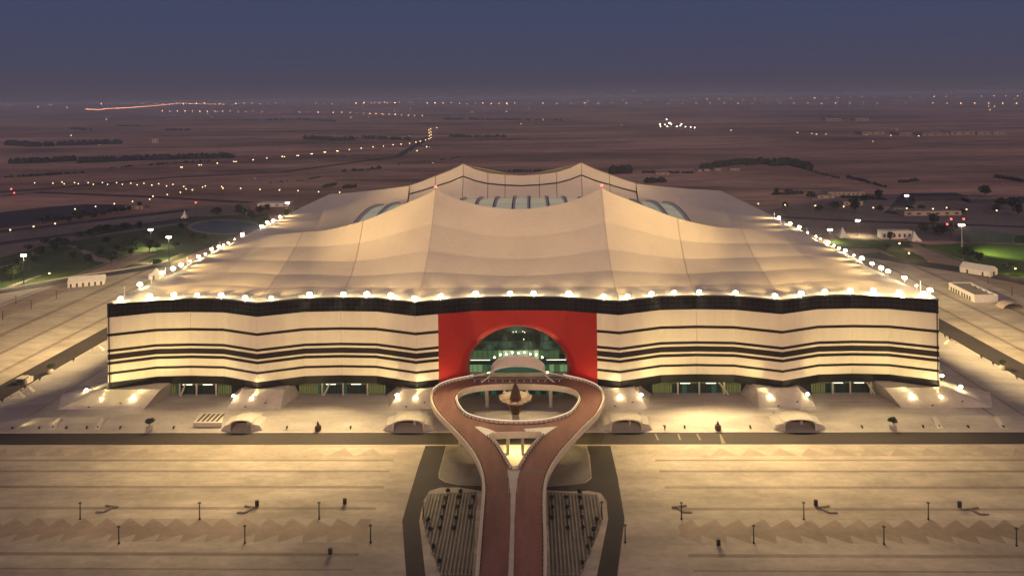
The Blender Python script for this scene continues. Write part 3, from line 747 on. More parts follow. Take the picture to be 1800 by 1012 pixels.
# ---- buttress mounds at the facade folds
def mound(bl, br, tl, tr, label, yb=-7.0, yt=-.2, extra_l=3.5, extra_r=3.5):
    o = thing('buttress_mound', label, 'mound', ((bl + br) / 2, yb, PZt), group='pale sloping mounds against the stadium wall')
    cx = (bl + br) / 2; h = 8.1 - PZt
    B = [(bl - cx, 0, -.05), (br - cx, 0, -.05), (br - cx + extra_r, 9.0 - yb, -.05), (bl - cx - extra_l, 9.0 - yb, -.05)]
    T = [(tl - cx, yt - yb - .2, h), (tr - cx, yt - yb - .2, h), (tr - cx + .8, 9.0 - yb, h), (tl - cx - .8, 9.0 - yb, h)]
    mb = MB().hexa([B[0], B[1], B[2], B[3]], [T[0], T[1], T[2], T[3]])
    mb.build('mound_body', M['conc'], o)
    c2 = MB(); c2.box(tl - cx - .4, tr - cx + .4, yt - yb - .35, yt - yb + .6, h + .01, h + .18); c2.build('coping', M['conc2'], o)
    for f, z in ((.35, .12), (.7, .5)):
        q = Vector(B[0]).lerp(Vector(B[1]), f) + Vector((0, .55 + z * 3.5, z * 3 + .25)); c2 = MB(); c2.box(q.x - .35, q.x + .35, q.y - .5, q.y, q.z, q.z + .35); c2.build('vent_outlet', M['post'], o)
    return o
mound(-127, -103, -122, -103.5, 'pale sloping mound at the wall fold left of the second entrance from left')
mound(-56, -34, -51, -36, 'pale sloping mound beside the left end of the red wall')
mound(34, 56, 36, 51, 'pale sloping mound beside the right end of the red wall')
mound(103, 127, 104, 122, 'pale sloping mound at the wall fold in the middle of the right wing')
mound(-201, -163, -186, -159, 'wide pale mound at the left front corner of the stadium', extra_l=9)
mound(163, 201, 159, 186, 'wide pale mound at the right front corner of the stadium', extra_r=9)

# ================================================================== RED RAMP WITH LOOP
def zdeck(Y):
    pts = [(-175, 0.1), (-120, 4.6), (-87, 8.3), (-62, 10.6), (-48, 11.2), (40, 11.2)]
    if Y <= pts[0][0]: return pts[0][1]
    for (a, za), (b, zb) in zip(pts, pts[1:]):
        if Y <= b: return za + (zb - za) * (Y - a) / (b - a)
    return 11.2
def UD(px, py, h=0.0):
    z = 8.0
    for _ in range(12): p = U(px, py, z); z = zdeck(p.y) + h
    return p
def smooth(L, n=5, closed=False):
    out = []; N_ = len(L)
    for i in range(N_ if closed else N_ - 1):
        P = [L[(i + k) % N_] if closed else L[max(0, min(N_ - 1, i + k))] for k in (-1, 0, 1, 2)]
        for s_ in range(n): out.append(Vector(crom(*[tuple(p) for p in P], s_ / n)))
    if not closed: out.append(Vector(L[-1]))
    return out
outL_px = [(837, 1012), (842, 950), (847, 890), (849, 855), (844, 825), (830, 795), (808, 768), (786, 745), (769, 727), (760, 712), (757, 700), (761, 688), (773, 678), (795, 670), (822, 664.5), (832, 662)]
outR_px = [(960, 1012), (960, 950), (958, 890), (959, 858), (965, 832), (980, 805), (1005, 775), (1031, 748), (1049, 730), (1059, 712), (1062, 700), (1058, 688), (1046, 678), (1023, 669), (998, 663.5), (990, 661)]
oL = smooth([UD(*p) for p in outL_px], 4); oR = smooth([UD(*p) for p in outR_px], 4)
# lengthen the ramp towards the camera until it meets the ground
def ext(L):
    p = L[0]; o = []
    for k in range(6, 0, -1): o.append(Vector((p.x + (0.0) * k, p.y - 9.5 * k, 0)))
    return o + L
oL, oR = ext(oL), ext(oR)
loop_px = [(803, 703), (806, 694), (820, 686), (845, 681), (875, 679), (909, 678.5), (945, 679), (975, 680.5), (1000, 685), (1014, 692), (1018, 703), (1012, 716), (1000, 728), (975, 737), (945, 742), (909, 743.5), (875, 742), (845, 737.5), (820, 729), (808, 716)]
inner = smooth([UD(*p) for p in loop_px], 4, True)
V_px = [(866, 764.5), (909, 762.5), (948, 762.5), (951.5, 766), (941, 778), (927, 795), (917, 812), (911, 821), (905, 823.5), (899, 822), (893, 812), (884, 797), (873, 780), (862, 768.5)]
vh = smooth([UD(*p) for p in V_px], 2, True)
rampT = thing('elevated_ramp', 'red-brown elevated double ramp forming a loop before the red portal', 'ramp')
outer = oL + list(reversed(oR))
def setz(L, h=0): return [Vector((p.x, p.y, zdeck(p.y) + h)) for p in L]
outer, inner, vh = setz(outer), setz(inner), setz(vh)
polys = [outer, inner[::-1], vh[::-1]]
tri = tessellate_polygon([[Vector((p.x, p.y, 0)) for p in L] for L in polys])
allp = [p for L in polys for p in L]
def deckmesh(h, flip):
    vs = [(p.x, p.y, p.z + h) for p in allp]; fs = []
    for t in tri:
        a, b, c = (Vector(vs[i]) for i in t); up_ = (b - a).cross(c - a).z > 0
        fs.append(t if up_ != flip else (t[0], t[2], t[1]))
    return MB().add(vs, fs)
deckmesh(0, False).build('deck', M['ramp'], rampT)
deckmesh(-1.5, True).build('deck_soffit', M['conc'], rampT)
def ring(L, closed, inside, w, h0, h1, name, mat, side, skip=None):
    """kerb / parapet running along an edge; side=+1 puts it left of the direction of travel"""
    n_ = len(L); P = []
    for i in range(n_):
        a = L[(i - 1) % n_] if closed else L[max(0, i - 1)]; b = L[(i + 1) % n_] if closed else L[min(n_ - 1, i + 1)]
        d = Vector((b.x - a.x, b.y - a.y, 0)).normalized(); nn = Vector((-d.y, d.x, 0)) * side
        q = L[i] + nn * inside; r_ = L[i] + nn * (inside + w)
        P.append([(q.x, q.y, q.z + h0), (q.x, q.y, q.z + h1), (r_.x, r_.y, r_.z + h1), (r_.x, r_.y, r_.z + h0)])
    if closed: P.append(P[0])
    return MB().grid(P if side > 0 else [r_[::-1] for r_ in P]).build(name, mat, rampT)
edges = [(setz(oL), False, -1, 'outer'), (setz(oR), False, 1, 'outer'), (inner, True, 1, 'loop'), (vh, True, 1, 'void')]
def ccw(L): return sum(a.x * b.y - b.x * a.y for a, b in zip(L, L[1:] + L[:1])) > 0
for L, closed, sd, nm in edges:
    if closed: sd = -1 if ccw(L) else 1        # deck lies outside the hole
    ring(L, closed, -.15, .3, -1.52, .95, 'parapet', M['kerb'], sd)
    ring(L, closed, .16, .62 if nm == 'outer' else .5, -.1, .2, 'kerb', M['kerb'], sd)
    # small posts along the inner side of the kerb
    mb = MB(); acc = 0; n_ = len(L)
    for i in range(n_ if closed else n_ - 1):
        a, b = L[i], L[(i + 1) % n_]; d = (b - a); ln = d.length
        if ln < 1e-4: continue
        nn = Vector((-d.y, d.x, 0)).normalized() * sd * (.95 if nm == 'outer' else .8)
        while acc < ln:
            p = a + d * (acc / ln) + nn
            mb.box(p.x - .12, p.x + .12, p.y - .12, p.y + .12, p.z, p.z + .75); acc += 1.9
        acc -= ln
    stuff(mb.build('railing_post', M['post'], rampT))
def led(L, name='light_strip'):
    mb = MB()
    for a, b in zip(L, L[1:]):
        d = Vector((b.x - a.x, b.y - a.y, 0)).normalized(); n = Vector((-d.y, d.x, 0)) * .12
        mb.hexa([a - n + Vector((0, 0, .955)), b - n + Vector((0, 0, .955)), b + n + Vector((0, 0, .955)), a + n + Vector((0, 0, .955))], [a - n + Vector((0, 0, 1.08)), b - n + Vector((0, 0, 1.08)), b + n + Vector((0, 0, 1.08)), a + n + Vector((0, 0, 1.08))])
    return mb.build(name, M['led'], rampT)
led([p for p in inner if p.y < -16][0:0] or sorted([p for p in inner if p.y < -17], key=lambda p: p.x))
led([p for p in setz(oL) if p.y > -12]); led([p for p in setz(oR) if p.y > -12])
# median between the two carriageways
Mpx = [(903, 826), (902, 845), (902, 872), (901, 910), (900, 950), (898, 1012)]
Mw = [2.1, 1.4, .75, .55, .62, .7]
mc = [UD(*p) for p in Mpx]; last = mc[-1]
mc += [Vector((last.x - .3 * k, last.y - 9.5 * k, 0)) for k in range(1, 7)]; Mw += [.7] * 6
rows = []
for p, w in zip(mc, Mw):
    z = zdeck(p.y); rows.append([(p.x - w, p.y, z), (p.x - w, p.y, z + .3), (p.x + w, p.y, z + .3), (p.x + w, p.y, z)])
MB().grid([r_[::-1] for r_ in rows]).build('median_kerb', M['conc'], rampT)
mb = MB()
for a, b, w in zip(mc, mc[1:], Mw):
    n_ = max(1, int((b - a).length / 1.7))
    for k in range(n_):
        p = a.lerp(b, k / n_); z = zdeck(p.y)
        for s in (-1, 1): mb.box(p.x + s * w - .09, p.x + s * w + .09, p.y - .09, p.y + .09, z, z + .8)
stuff(mb.build('railing_post', M['conc2'], rampT))
# pale gore markings
for pts in ([(834, 750), (843, 749.5), (858, 753.5), (875, 760.5), (862, 761), (859, 769)], [(920, 754), (945, 752), (980, 749.5), (965, 759), (955, 767), (951, 761), (930, 761)]):
    q = [UD(*p) for p in pts]; tr = tessellate_polygon([[Vector((p.x, p.y, 0)) for p in q]]); mb = MB()
    mb.add([(p.x, p.y, zdeck(p.y) + .12) for p in q], [t if (q[t[1]] - q[t[0]]).cross(q[t[2]] - q[t[0]]).z > 0 else (t[0], t[2], t[1]) for t in tr]); mb.build('gore_marking', M['white'], rampT)
# lane dashes
for a, b in (((769, 707), (769, 713)), ((788, 707), (788, 713)), ((1032, 703), (1032, 710)), ((1050, 703), (1050, 709)), ((841, 794), (848, 803)), ((863, 791), (870, 800)), ((951, 792), (942, 800)), ((968, 793), (961, 802)),
             ((875, 918), (875, 924)), ((869, 945), (868, 951)), ((867, 976), (867, 984)), ((926, 852), (926, 858)), ((926, 905), (926, 913)), ((926, 935), (926, 943)), ((926, 966), (925.5, 974)), ((926, 1000), (925.5, 1008)),
             ((872, 882), (872, 887)), ((926, 879), (926, 884))):
    p, q = UD(*a), UD(*b); w = .14
    MB().quad((p.x - w, p.y, p.z + .04), (q.x - w, q.y, q.z + .04), (q.x + w, q.y, q.z + .04), (p.x + w, p.y, p.z + .04)).build('lane_dash', M['paint'], rampT)
# painted teeth of a raised crossing on the right carriageway
for k in range(11):
    x = 919 + k * 3.75; p, q = UD(x, 826.5 - (k - 5) * -.1), UD(x - 1.2, 831); w = .2
    MB().quad((p.x - w, p.y, p.z + .05), (q.x - w, q.y, q.z + .05), (q.x + w * 1.8, q.y, q.z + .05), (p.x + w * 1.8, p.y, p.z + .05)).build('crossing_tooth', M['paint'], rampT)
# columns: pairs under the loop and the legs
for px, py, z0 in ((856, 714, PZt), (968, 714, PZt)):
    p = U(px, py, z0); MB().tube((p.x, p.y, 0), (p.x, p.y, 9.8), .85, n=12).build('column', M['conc'], rampT)
for px, py in ((893, 797), (919, 797)):
    p = U(px, py - 0, 0); MB().box(p.x - .55, p.x + .55, p.y - .9, p.y + .9, 0, 10.2).build('column', M['conc'], rampT)
for px, py in ((802, 780), (1016, 778), (838, 812), (983, 812)):
    p = U(px, py, 0); p.x += 2.2 if px < 900 else -2.2
    MB().box(p.x - 1.3, p.x + 1.3, p.y - .6, p.y + .6, 0, zdeck(p.y) - 1.3).build('column', M['conc'], rampT)
# solid abutment below the descending legs
def xat(L, Y):
    for p, q in zip(L, L[1:]):
        if (p.y - Y) * (q.y - Y) <= 0 and abs(q.y - p.y) > 1e-6: return p.x + (q.x - p.x) * (Y - p.y) / (q.y - p.y)
    return L[0].x
rows = []
for k in range(16):
    Y = -172 + k * 5.2; z = max(0.05, zdeck(Y) - 1.51); xl, xr_ = xat(oL, Y) + .1, xat(oR, Y) - .1
    rows.append([(xl, Y, -.1), (xl, Y, z), (xr_, Y, z), (xr_, Y, -.1)])
ab = MB().grid([r_[::-1] for r_ in rows]); ab.add([rows[-1][i] for i in range(4)], [(3, 2, 1, 0)]); ab.build('abutment', M['conc'], rampT)
# warm lamp lighting the ground under the ramp void
t = thing('undercroft_lamp', 'lit lamp on the soffit under the front of the loop', 'lamp', (0.5, -41, 9.4))
MB().box(-1.2, 1.2, -.2, .2, -.2, .25).build('lamp_body', M['steel'], t)
lamp('undercroft_light', 'SPOT', t, (0, 0, -.4), 4200, (1, .80, .36), (0, -.25, -1), 130, .6)
for x, y in ((-27, -30), (27, -30)):
    t = thing('undercroft_lamp', 'lit lamp on the soffit under the %s side of the loop' % ('left' if x < 0 else 'right'), 'lamp', (x, y, 9.4))
    MB().box(-1.2, 1.2, -.2, .2, -.2, .25).build('lamp_body', M['steel'], t)
    lamp('undercroft_light', 'SPOT', t, (0, 0, -.4), 800, (1, .76, .22), (0, -.5, -1), 140, .6)

# incense-burner sculpture in the middle of the loop
sc = U(908, 736, 0); sc = Vector((-0.6, -22, 0))
b = thing('incense_burner_sculpture', 'giant bronze incense burner with eight-sided dish and spire inside the loop', 'sculpture', sc)
MB().lathe([(1.6, 1.2), (1.5, 6.4), (1.9, 6.6)], 16).build('pedestal', M['conc2'], b)
MB().lathe([(1.55, 6.6), (1.7, 7.0), (3.5, 10.4), (3.6, 10.8)], 16).build('bowl_cone', M['bronze'], b)
MB().lathe([(3.4, 10.8), (4.4, 11.3), (6.9, 12.6), (6.9, 13.2), (6.3, 13.2), (4.0, 12.4), (.5, 12.3)], 8, rot=math.pi / 8).build('dish', M['bronze2'], b)
for k in range(8):
    a = math.pi / 4 * k; c, s_ = math.cos(a), math.sin(a)
    MB().add([(c * 6.6 - s_ * 1.1, s_ * 6.6 + c * 1.1, 13.15), (c * 6.6 + s_ * 1.1, s_ * 6.6 - c * 1.1, 13.15), (c * 6.9, s_ * 6.9, 14.3), (c * 5.8, s_ * 5.8, 13.15)], [(0, 1, 2), (0, 2, 3), (1, 3, 2)]).build('dish_petal', M['canopy'], b)
MB().lathe([(2.5, 12.4), (2.3, 13.2), (1.6, 15.5), (.95, 17.6), (.35, 18.9), (.05, 19.2)], 8).build('spire', M['bronze'], b)
for k in range(4):
    a = math.pi / 2 * k + .4; c, s_ = math.cos(a), math.sin(a); MB().tube((c * 2.35, s_ * 2.35, 13.2), (c * 1.2, s_ * 1.2, 16.8), .12, n=5).build('spire_rib', M['gasket'], b)

# ================================================================== TERRACED PLANTERS beside the ramp
for nm, pts in (('left', [(752, 868), (838, 864), (830, 1012), (775, 1012), (748, 935), (742, 905)]), ('right', [(962, 864), (1050, 869), (1060, 905), (1052, 935), (1020, 1012), (968, 1012)])):
    q = [U(*p) for p in pts]
    pb = thing('planter_bed', 'striped planting bed on the %s side of the red ramp' % nm, 'planting bed')
    base = sheet('bed', q, .04, M['bed'], parent=pb)
    xs_ = [p.x for p in q]; x = min(xs_) + .8
    while x < max(xs_):
        # vertical span of the bed at this x
        ys = []
        for a, c in zip(q, q[1:] + q[:1]):
            if (a.x - x) * (c.x - x) < 0: ys.append(a.y + (c.y - a.y) * (x - a.x) / (c.x - a.x))
        if len(ys) >= 2 and max(ys) - min(ys) > 3:
            MB().box(x - .22, x + .22, min(ys) + .5, max(ys) - .5, .04, .5).build('bed_ridge', M['bedr'], pb)
        x += 1.15
# shrubs
def clump(n, rx, rz, leaf, seed, flat=1.0):
    rnd = random.Random(seed); mb = MB()
    for _ in range(n):
        while True:
            p = Vector((rnd.uniform(-1, 1), rnd.uniform(-1, 1), rnd.uniform(-1, 1)))
            if .25 < p.length < 1: break
        lob = 1 + .28 * math.sin(3.1 * math.atan2(p.y, p.x) + seed) + .2 * math.sin(5 * p.z + seed * 2)
        c = Vector((p.x * rx * lob, p.y * rx * lob, rz + p.z * rz * flat))
        a = Vector((rnd.gauss(0, 1), rnd.gauss(0, 1), rnd.gauss(0, .7))).normalized(); b_ = a.orthogonal().normalized()
        L = leaf * rnd.uniform(.6, 1.4)
        mb.add([c - a * L, c + b_ * L * .7, c + a * L, c - b_ * L * .7], [(0, 1, 2, 3)])
    return mb
shr = [clump(60, .75, .6, .3, 40 + k).mesh('shrub', M['leafd']) for k in range(3)]
sp = {'left': [(783, 879), (807, 878), (833, 878), (780, 895), (804, 894), (827, 895), (777, 914), (801, 914), (827, 913), (753, 917), (756, 934), (774, 932), (798, 932), (762, 965), (772, 990), (787, 866), (810, 867)],
      'right': [(970, 878), (995, 878), (1020, 879), (970, 895), (997, 895), (1021, 896), (970, 913), (998, 913), (1023, 913), (998, 932), (1025, 931), (1048, 916), (1044, 934), (1039, 951), (1034, 966), (1023, 993), (1018, 868)]}
for side, L in sp.items():
    for i, p in enumerate(sorted(L, key=lambda p: (p[1], p[0]))):
        q = U(*p); o = place('shrub', shr[i % 3], None, (q.x, q.y, .3), i)
        tag(o, 'small dark shrub in the bed %s of the ramp, %s from the top' % (side, ORD[i]), 'shrub', 'shrubs in the striped %s bed' % side)

# ================================================================== FRONT TERRACE FITTINGS
def hood(px, w, label, door_dx=0):
    p = U(px, 760, 0.1); t = thing('tunnel_portal', label, 'portal', (p.x, RY1 + .9, 0.02))
    hw = w / 2; n = 12; prof_ = []
    for k in range(n + 1):
        th = math.pi * k / n; prof_.append((-hw * math.cos(th), 1.7 + 2.8 * math.sin(th) ** .6))
    prof_ = [(-hw, 0.02)] + prof_ + [(hw, 0.02)]
    out = [(x * 1.11, z + (.4 if z > .1 else 0)) for x, z in prof_]
    mb = MB(); F0 = [(x, 0, z) for x, z in prof_]; F1 = [(x, 0.02, z) for x, z in out]
    mb.grid([F0, F1]); mb.build('arch_face', M['conc'], t)
    bk = [(x * 1.08, 15.0, max(PZt - .2, .6 + z * .30)) for x, z in out]
    MB().grid([[(x, .02, z) for x, z in out], [(x * 1.05, 7, z * .78 + .5) for x, z in out], bk]).build('hood_shell', M['conc2'], t, smooth=True)
    inn = [(x * .97, 9.0, z * .96) for x, z in prof_]
    MB().grid([inn, F0]).build('tunnel_lining', M['conc2'], t)
    MB().add(inn, [tuple(range(len(inn)))]).build('tunnel_end', M['darkin'], t)
    MB().box(-hw * .96, hw * .96, 5.5, 8.8, .02, 1.6).build('ramp_wall', M['darkin'], t)
    MB().box(hw * .25, hw * .4, 4.0, 8.6, 0, 4.2).build('inner_pier', M['conc2'], t)
    for s in (-1, 1):
        xi, xo = hw * 1.12, hw * 1.12 + 4.2
        B = [(s * xi, -.02, -.1), (s * xo, .6, -.1), (s * xo, 9, .9), (s * xi, 9, .9)]; T = [(s * xi, .3, 3.1), (s * (xo - 1.6), 1.2, 2.1), (s * (xo - 1.2), 9, 2.3), (s * xi, 9, 3.1)]
        if s < 0: B = [B[1], B[0], B[3], B[2]]; T = [T[1], T[0], T[3], T[2]]
        MB().hexa(B, T).build('wing_wall', M['conc2'], t)
    return t
hood(422, 8.5, 'concrete tunnel portal at the road below the left wing, beside a slatted light well')
hood(717, 12.0, 'arched concrete tunnel portal just left of the ramp loop')
hood(1102, 12.0, 'arched concrete tunnel portal just right of the ramp loop')
hood(1409, 12.0, 'arched concrete tunnel portal at the road below the right wing')
# slatted light well left of the first portal
q = [U(340, 745, PZt * .9), U(390, 745, PZt * .9), U(394, 726, PZt), U(352, 726, PZt)]
lw = thing('light_well', 'slatted concrete light well beside the left tunnel portal', 'light well')
MB().hexa([(p.x, p.y, 0.4) for p in q], [(p.x, p.y, PZt + .35) for p in q]).build('well_rim', M['conc'], lw)
for k in range(5):
    a = q[0].lerp(q[1], .08 + k * .17); b_ = q[3].lerp(q[2], .08 + k * .17); a, b_ = a.lerp(b_, .12), a.lerp(b_, .85)
    MB().box(a.x, a.x + .9, min(a.y, b_.y), max(a.y, b_.y), PZt + .3, PZt + .42).build('well_opening', M['darkin'], lw)
# wedge fins along the front slope and the side slopes
def fin(loc, rz, label):
    t = thing('wedge_fin', label, 'fin wall', loc, rz, 'concrete wedge fins on the terrace slopes')
    MB().add([(-1.4, 0, -.3), (1.4, 0, -.3), (1.2, 9, .3), (-1.2, 9, .3), (-.7, 6.2, 3.0), (.7, 6.2, 3.0)], [(0, 1, 5, 4), (1, 2, 5), (2, 3, 4, 5), (3, 0, 4)]).build('fin_body', M['conc'], t)
    MB().box(-.25, .25, 2.2, 2.5, 1.0, 1.5).build('vent_outlet', M['post'], t)
for px, lab in ((86, 'concrete wedge fin on the front slope near the left edge of the photo'), (165, 'concrete wedge fin on the front slope left of the round topiary'), (1322, 'concrete wedge fin on the front slope right of the fourth tunnel portal'),
                (1512, 'concrete wedge fin on the front slope left of the right topiary'), (1660, 'concrete wedge fin on the front slope right of the right topiary'), (1772, 'concrete wedge fin on the front slope at the right edge of the photo')):
    p = U(px, 760, 0); 
    if px == 1322 or px == 1512: continue
    fin((p.x, RY1 + .8, .05), 0, lab)
for px, py, s, lab in ((30, 700, -1, 'concrete wedge fin on the left slope nearest the photo edge'), (48, 690, -1, 'pale concrete wedge fin on the left side slope, second from photo edge'), (162, 617, -1, 'concrete wedge fin on the left slope close to the stadium corner'), (1697, 606, 1, 'concrete wedge fin on the right slope close to the stadium corner')):
    p = U(px, py, .2); fin((s * (SX0 - .8), p.y, .05), math.pi / 2 * s, lab)
# small floodlight projectors along the kerb, aimed at the facade
def projector(x, y, aimv, label, energy, group):
    t = thing('wall_projector', label, 'projector', (x, y, .1), group=group)
    MB().lathe([(.35, 0), (.35, .25)], 8).build('base', M['post'], t)
    MB().tube((0, 0, .25), (0, 0, .8), .12, n=6).build('stem', M['post'], t)
    d = Vector(aimv).normalized(); c = Vector((0, 0, 1.1))
    MB().tube(c - d * .5, c + d * .4, .32, .42, 8).build('housing', M['post'], t)
    MB().tube(c + d * .401, c + d * .44, .38, .38, 8).build('lens', M['tube'] if energy > 1600 and abs(x) < 150 else M['g0'], t)
    if energy > 1600: lamp('projector_light', 'SPOT', t, c + d * .6, energy, (1, .80, .30), aimv, 62, .8, .3)
kerb_px = [19, 66, 114, 150, 209, 303, 503, 615, 1170, 1205, 1321, 1519, 1627, 1707, 1770]
for i, px in enumerate(kerb_px):
    p = U(px, 757, .2); side = 'left' if px < 900 else 'right'
    X = max(-172, min(172, p.x))
    projector(p.x, RY1 + 2.6, (X * 1.0 - p.x, 27, 17.5), 'small dark projector on the front kerb, %s from the left' % ORD[i], 3300, 'small projectors along the front kerb')
for s, L in ((-1, [(24, 722), (63, 706), (104, 683), (112, 668), (131, 634)]), (1, [(1659, 592), (1664, 597), (1721, 629), (1741, 641), (1783, 665)])):
    for i, (px, py) in enumerate(L):
        p = U(px, py, .3); projector(s * (SX0 - 2), p.y, (-s * 50, 5, 24), 'small dark projector on the %s side kerb, %s from the photo edge' % ('left' if s < 0 else 'right', ORD[i if s < 0 else len(L) - 1 - i]), 1500, 'small projectors along the %s side kerb' % ('left' if s < 0 else 'right'))
# potted topiary
crownm = clump(420, 1.55, .95, .28, 5).mesh('crown', M['leaf'])
def topiary(x, y, label, kind='round'):
    t = thing('potted_tree', label, 'potted tree', (x, y, .1))
    MB().lathe([(1.0, 0), (1.35, .9), (1.25, 2.0), (1.0, 2.3), (.8, 2.25)], 12).build('pot', M['conc2'] if kind == 'round' else M['bronze'], t)
    MB().tube((0, 0, 2.1), (.05, 0, 3.7), .16, .1, 6).build('trunk', M['trunk'], t)
    if kind == 'round': place('crown', crownm, t, (0, 0, 3.2))
    else:
        for k, (dx, h) in enumerate(((0, 1.9), (.3, 1.1), (-.3, 1.3))): MB().lathe([(.16, 0), (.22, h * .5), (.08, h)], 6).build('cactus_arm', M['leaf'], t, (dx, 0, 2.2))
for px, py, lab, kd in ((261, 759, 'round topiary tree in a pale pot by the road on the left', 'round'), (558, 758.5, 'cactus in a dark urn by the road on the left', 'cactus'),
                        (1263, 757.5, 'cactus in a dark urn by the road on the right', 'cactus'), (1572, 757.5, 'round topiary tree in a pale pot by the road on the right', 'round')):
    p = U(px, py, .1); topiary(p.x, RY1 + 1.7, lab, kd)
for px, py, s, lab in ((93, 657, -1, 'round topiary tree beside the left side road'), (1760, 650, 1, 'round topiary tree beside the right side road')):
    p = U(px, py, .1); topiary(s * (SX0 - 1.6), p.y, lab)
# signpost and totem by the right portal
p = U(1169, 760, .1); t = thing('signpost', 'thin signpost with flat plate right of the right-hand loop portal', 'signpost', (p.x, RY1 + 1.2, .1))
MB().tube((0, 0, 0), (0, 0, 2.3), .06, n=6).build('pole', M['post'], t); MB().box(-.6, .6, -.05, .05, 1.9, 2.3).build('plate', M['post'], t)
# delivery booth on the left side road
p = U(40, 674, 0); t = thing('guard_booth', 'small dark guard booth standing beside the left side road', 'booth', (p.x, p.y, .03))
MB().box(-1.6, 1.6, -2.0, 2.0, 0, 3.0).build('cabin', M['door'], t); MB().box(-1.9, 1.9, -2.3, 2.3, 3.01, 3.25).build('roof', M['conc'], t)
for k in range(3): MB().box(-1.2 + k * .9, -.5 + k * .9, -2.05, -2.0, 1.2, 2.3).build('window', M['g0'], t)
p = U(50, 672, 0); tag(MB().box(-.9, .9, -2.2, 2.2, 0, 2.4).build('concrete_block', M['conc'], None, (p.x, p.y, .03)), 'pale concrete block beside the dark guard booth on the left', 'block')

# mound-top floodlights (lit, pointing at the wall)
ml = [(152, 687), (180, 703), (235, 699), (411, 697), (443, 702), (698, 696), (731, 700), (1090, 698), (1127, 695), (1353, 697), (1419, 694), (1602, 696), (1653, 699), (1688, 681), (1655, 662)]
for i, (px, py) in enumerate(ml):
    if px in (152, 1688, 1655):
        p = U(px, py, 4.2 if px != 1655 else 7)
        if px == 152: p = UY(px, py, 4)
        if px == 1688: p = UY(px, py, 4)
        if px == 1655: p = UX(px, py, 186.5)
    else: p = UY(px, py, -3.0)
    t = thing('mound_floodlight', 'lit floodlight on the mounds at the foot of the wall, %s from the left' % ORD[i if i < 13 else (14 if px == 1688 else 13)], 'floodlight', p, group='lit floodlights at the foot of the wall')
    MB().tube((0, 0, -min(2.2, max(.6, p.z - 2))), (0, 0, 0), .12, n=6).build('stem', M['post'], t)
    MB().box(-.75, .75, -.3, .3, -.1, .95).build('housing', M['post'], t)
    MB().lathe([(.25, .0), (.95, .35), (.95, .95), (.3, 1.3)], 8).build('lens', M['lens'], t, (0, -.15, 0)).scale = (.8, .8, .8)
    dx = {411: -22, 443: 22, 698: -22, 731: 14, 1090: -14, 1127: 22, 1353: -22, 1419: 22, 235: 24, 180: 4, 1602: -24, 1653: -4}.get(px, 0)
    if px in (152, 1688, 1655): aim = (32 if px < 900 else -32, 4, 16)
    else: aim = (dx, 6, 20)
    lamp('mound_light', 'SPOT', t, (0, .4, 1.7), 1750, (1, .83, .38), aim, 104, .8, .5)
    lamp('spill_light', 'POINT', t, (0, -.9, 1.2), 45, WARM, size=.3)

# ================================================================== ROOF-EDGE FLOODLIGHTS
hm = MB().lathe([(.3, .0), (1.15, .35), (1.25, 1.0), (.9, 1.5), (.3, 1.7)], 8).mesh('lens', M['lens'])
def rooflamp(p, label, group, outv, inv, eo, ei, mast=0.0, small=False):
    t = thing('roof_floodlight', label, 'floodlight', p, group=group)
    MB().tube((0, 0, -.4), (0, 0, .5 + mast), .14, n=6).build('bracket', M['steel'], t)
    MB().box(-.9, .9, -.35, .35, .3 + mast, .5 + mast).build('housing', M['post'], t)
    o = place('lens', hm, t, (0, 0, .5 + mast)); o.scale = (random.uniform(.7, 1.0),) * 3
    if small: o.scale = (.42, .42, .42)
    zz = 1.4 + mast
    if eo: lamp('plaza_light', 'SPOT', t, Vector(outv).normalized() * 1.6 + Vector((0, 0, zz)), eo, (1, .74, .36), outv, 68, .85, .5)
    if ei: lamp('roof_light', 'SPOT', t, Vector(inv).normalized() * 1.6 + Vector((0, 0, zz)), ei, (1, .65, .25), inv, 84, .6, .5)
    if ei and not small: lamp('glow_light', 'POINT', t, (0, 0, zz + .4), 170, (1, .7, .3), size=.5)
fl = [212, 263, 306, 347, 389, 431, 477, 544, 604, 645, 687, 729, 775, 836, 897, 938, 1000, 1061, 1103, 1145, 1185, 1229, 1293, 1362, 1408, 1450, 1494, 1535, 1580, 1625]
for i, px in enumerate(fl):
    X = 0.0; Y = 0.0
    for _ in range(8):
        d = ray(px, 520); k = (Y - CY) / d.y; X = CX + d.x * k; Y = frontY(X)
    X = max(-181.5, min(181.5, X)); mid = abs(X) < 40
    dim = .5 if mid else 1.0
    rooflamp((X, Y - .2, ZE + .35), 'lit floodlight on the front roof edge, %s from the left corner' % ORD[i], 'lit floodlights along the front roof edge',
             (random.uniform(-8, 8) + X * .05, -46, -46), (-X * .12, 50, 22), 33000 * (.36 + 1.1 * math.exp(-((abs(X) - 84) / 36.0) ** 2)) * random.uniform(.6, 1.35), (3600 if abs(X) < 62 else 5600 if abs(X) < 100 else 13500) * random.uniform(.75, 1.25), .5)
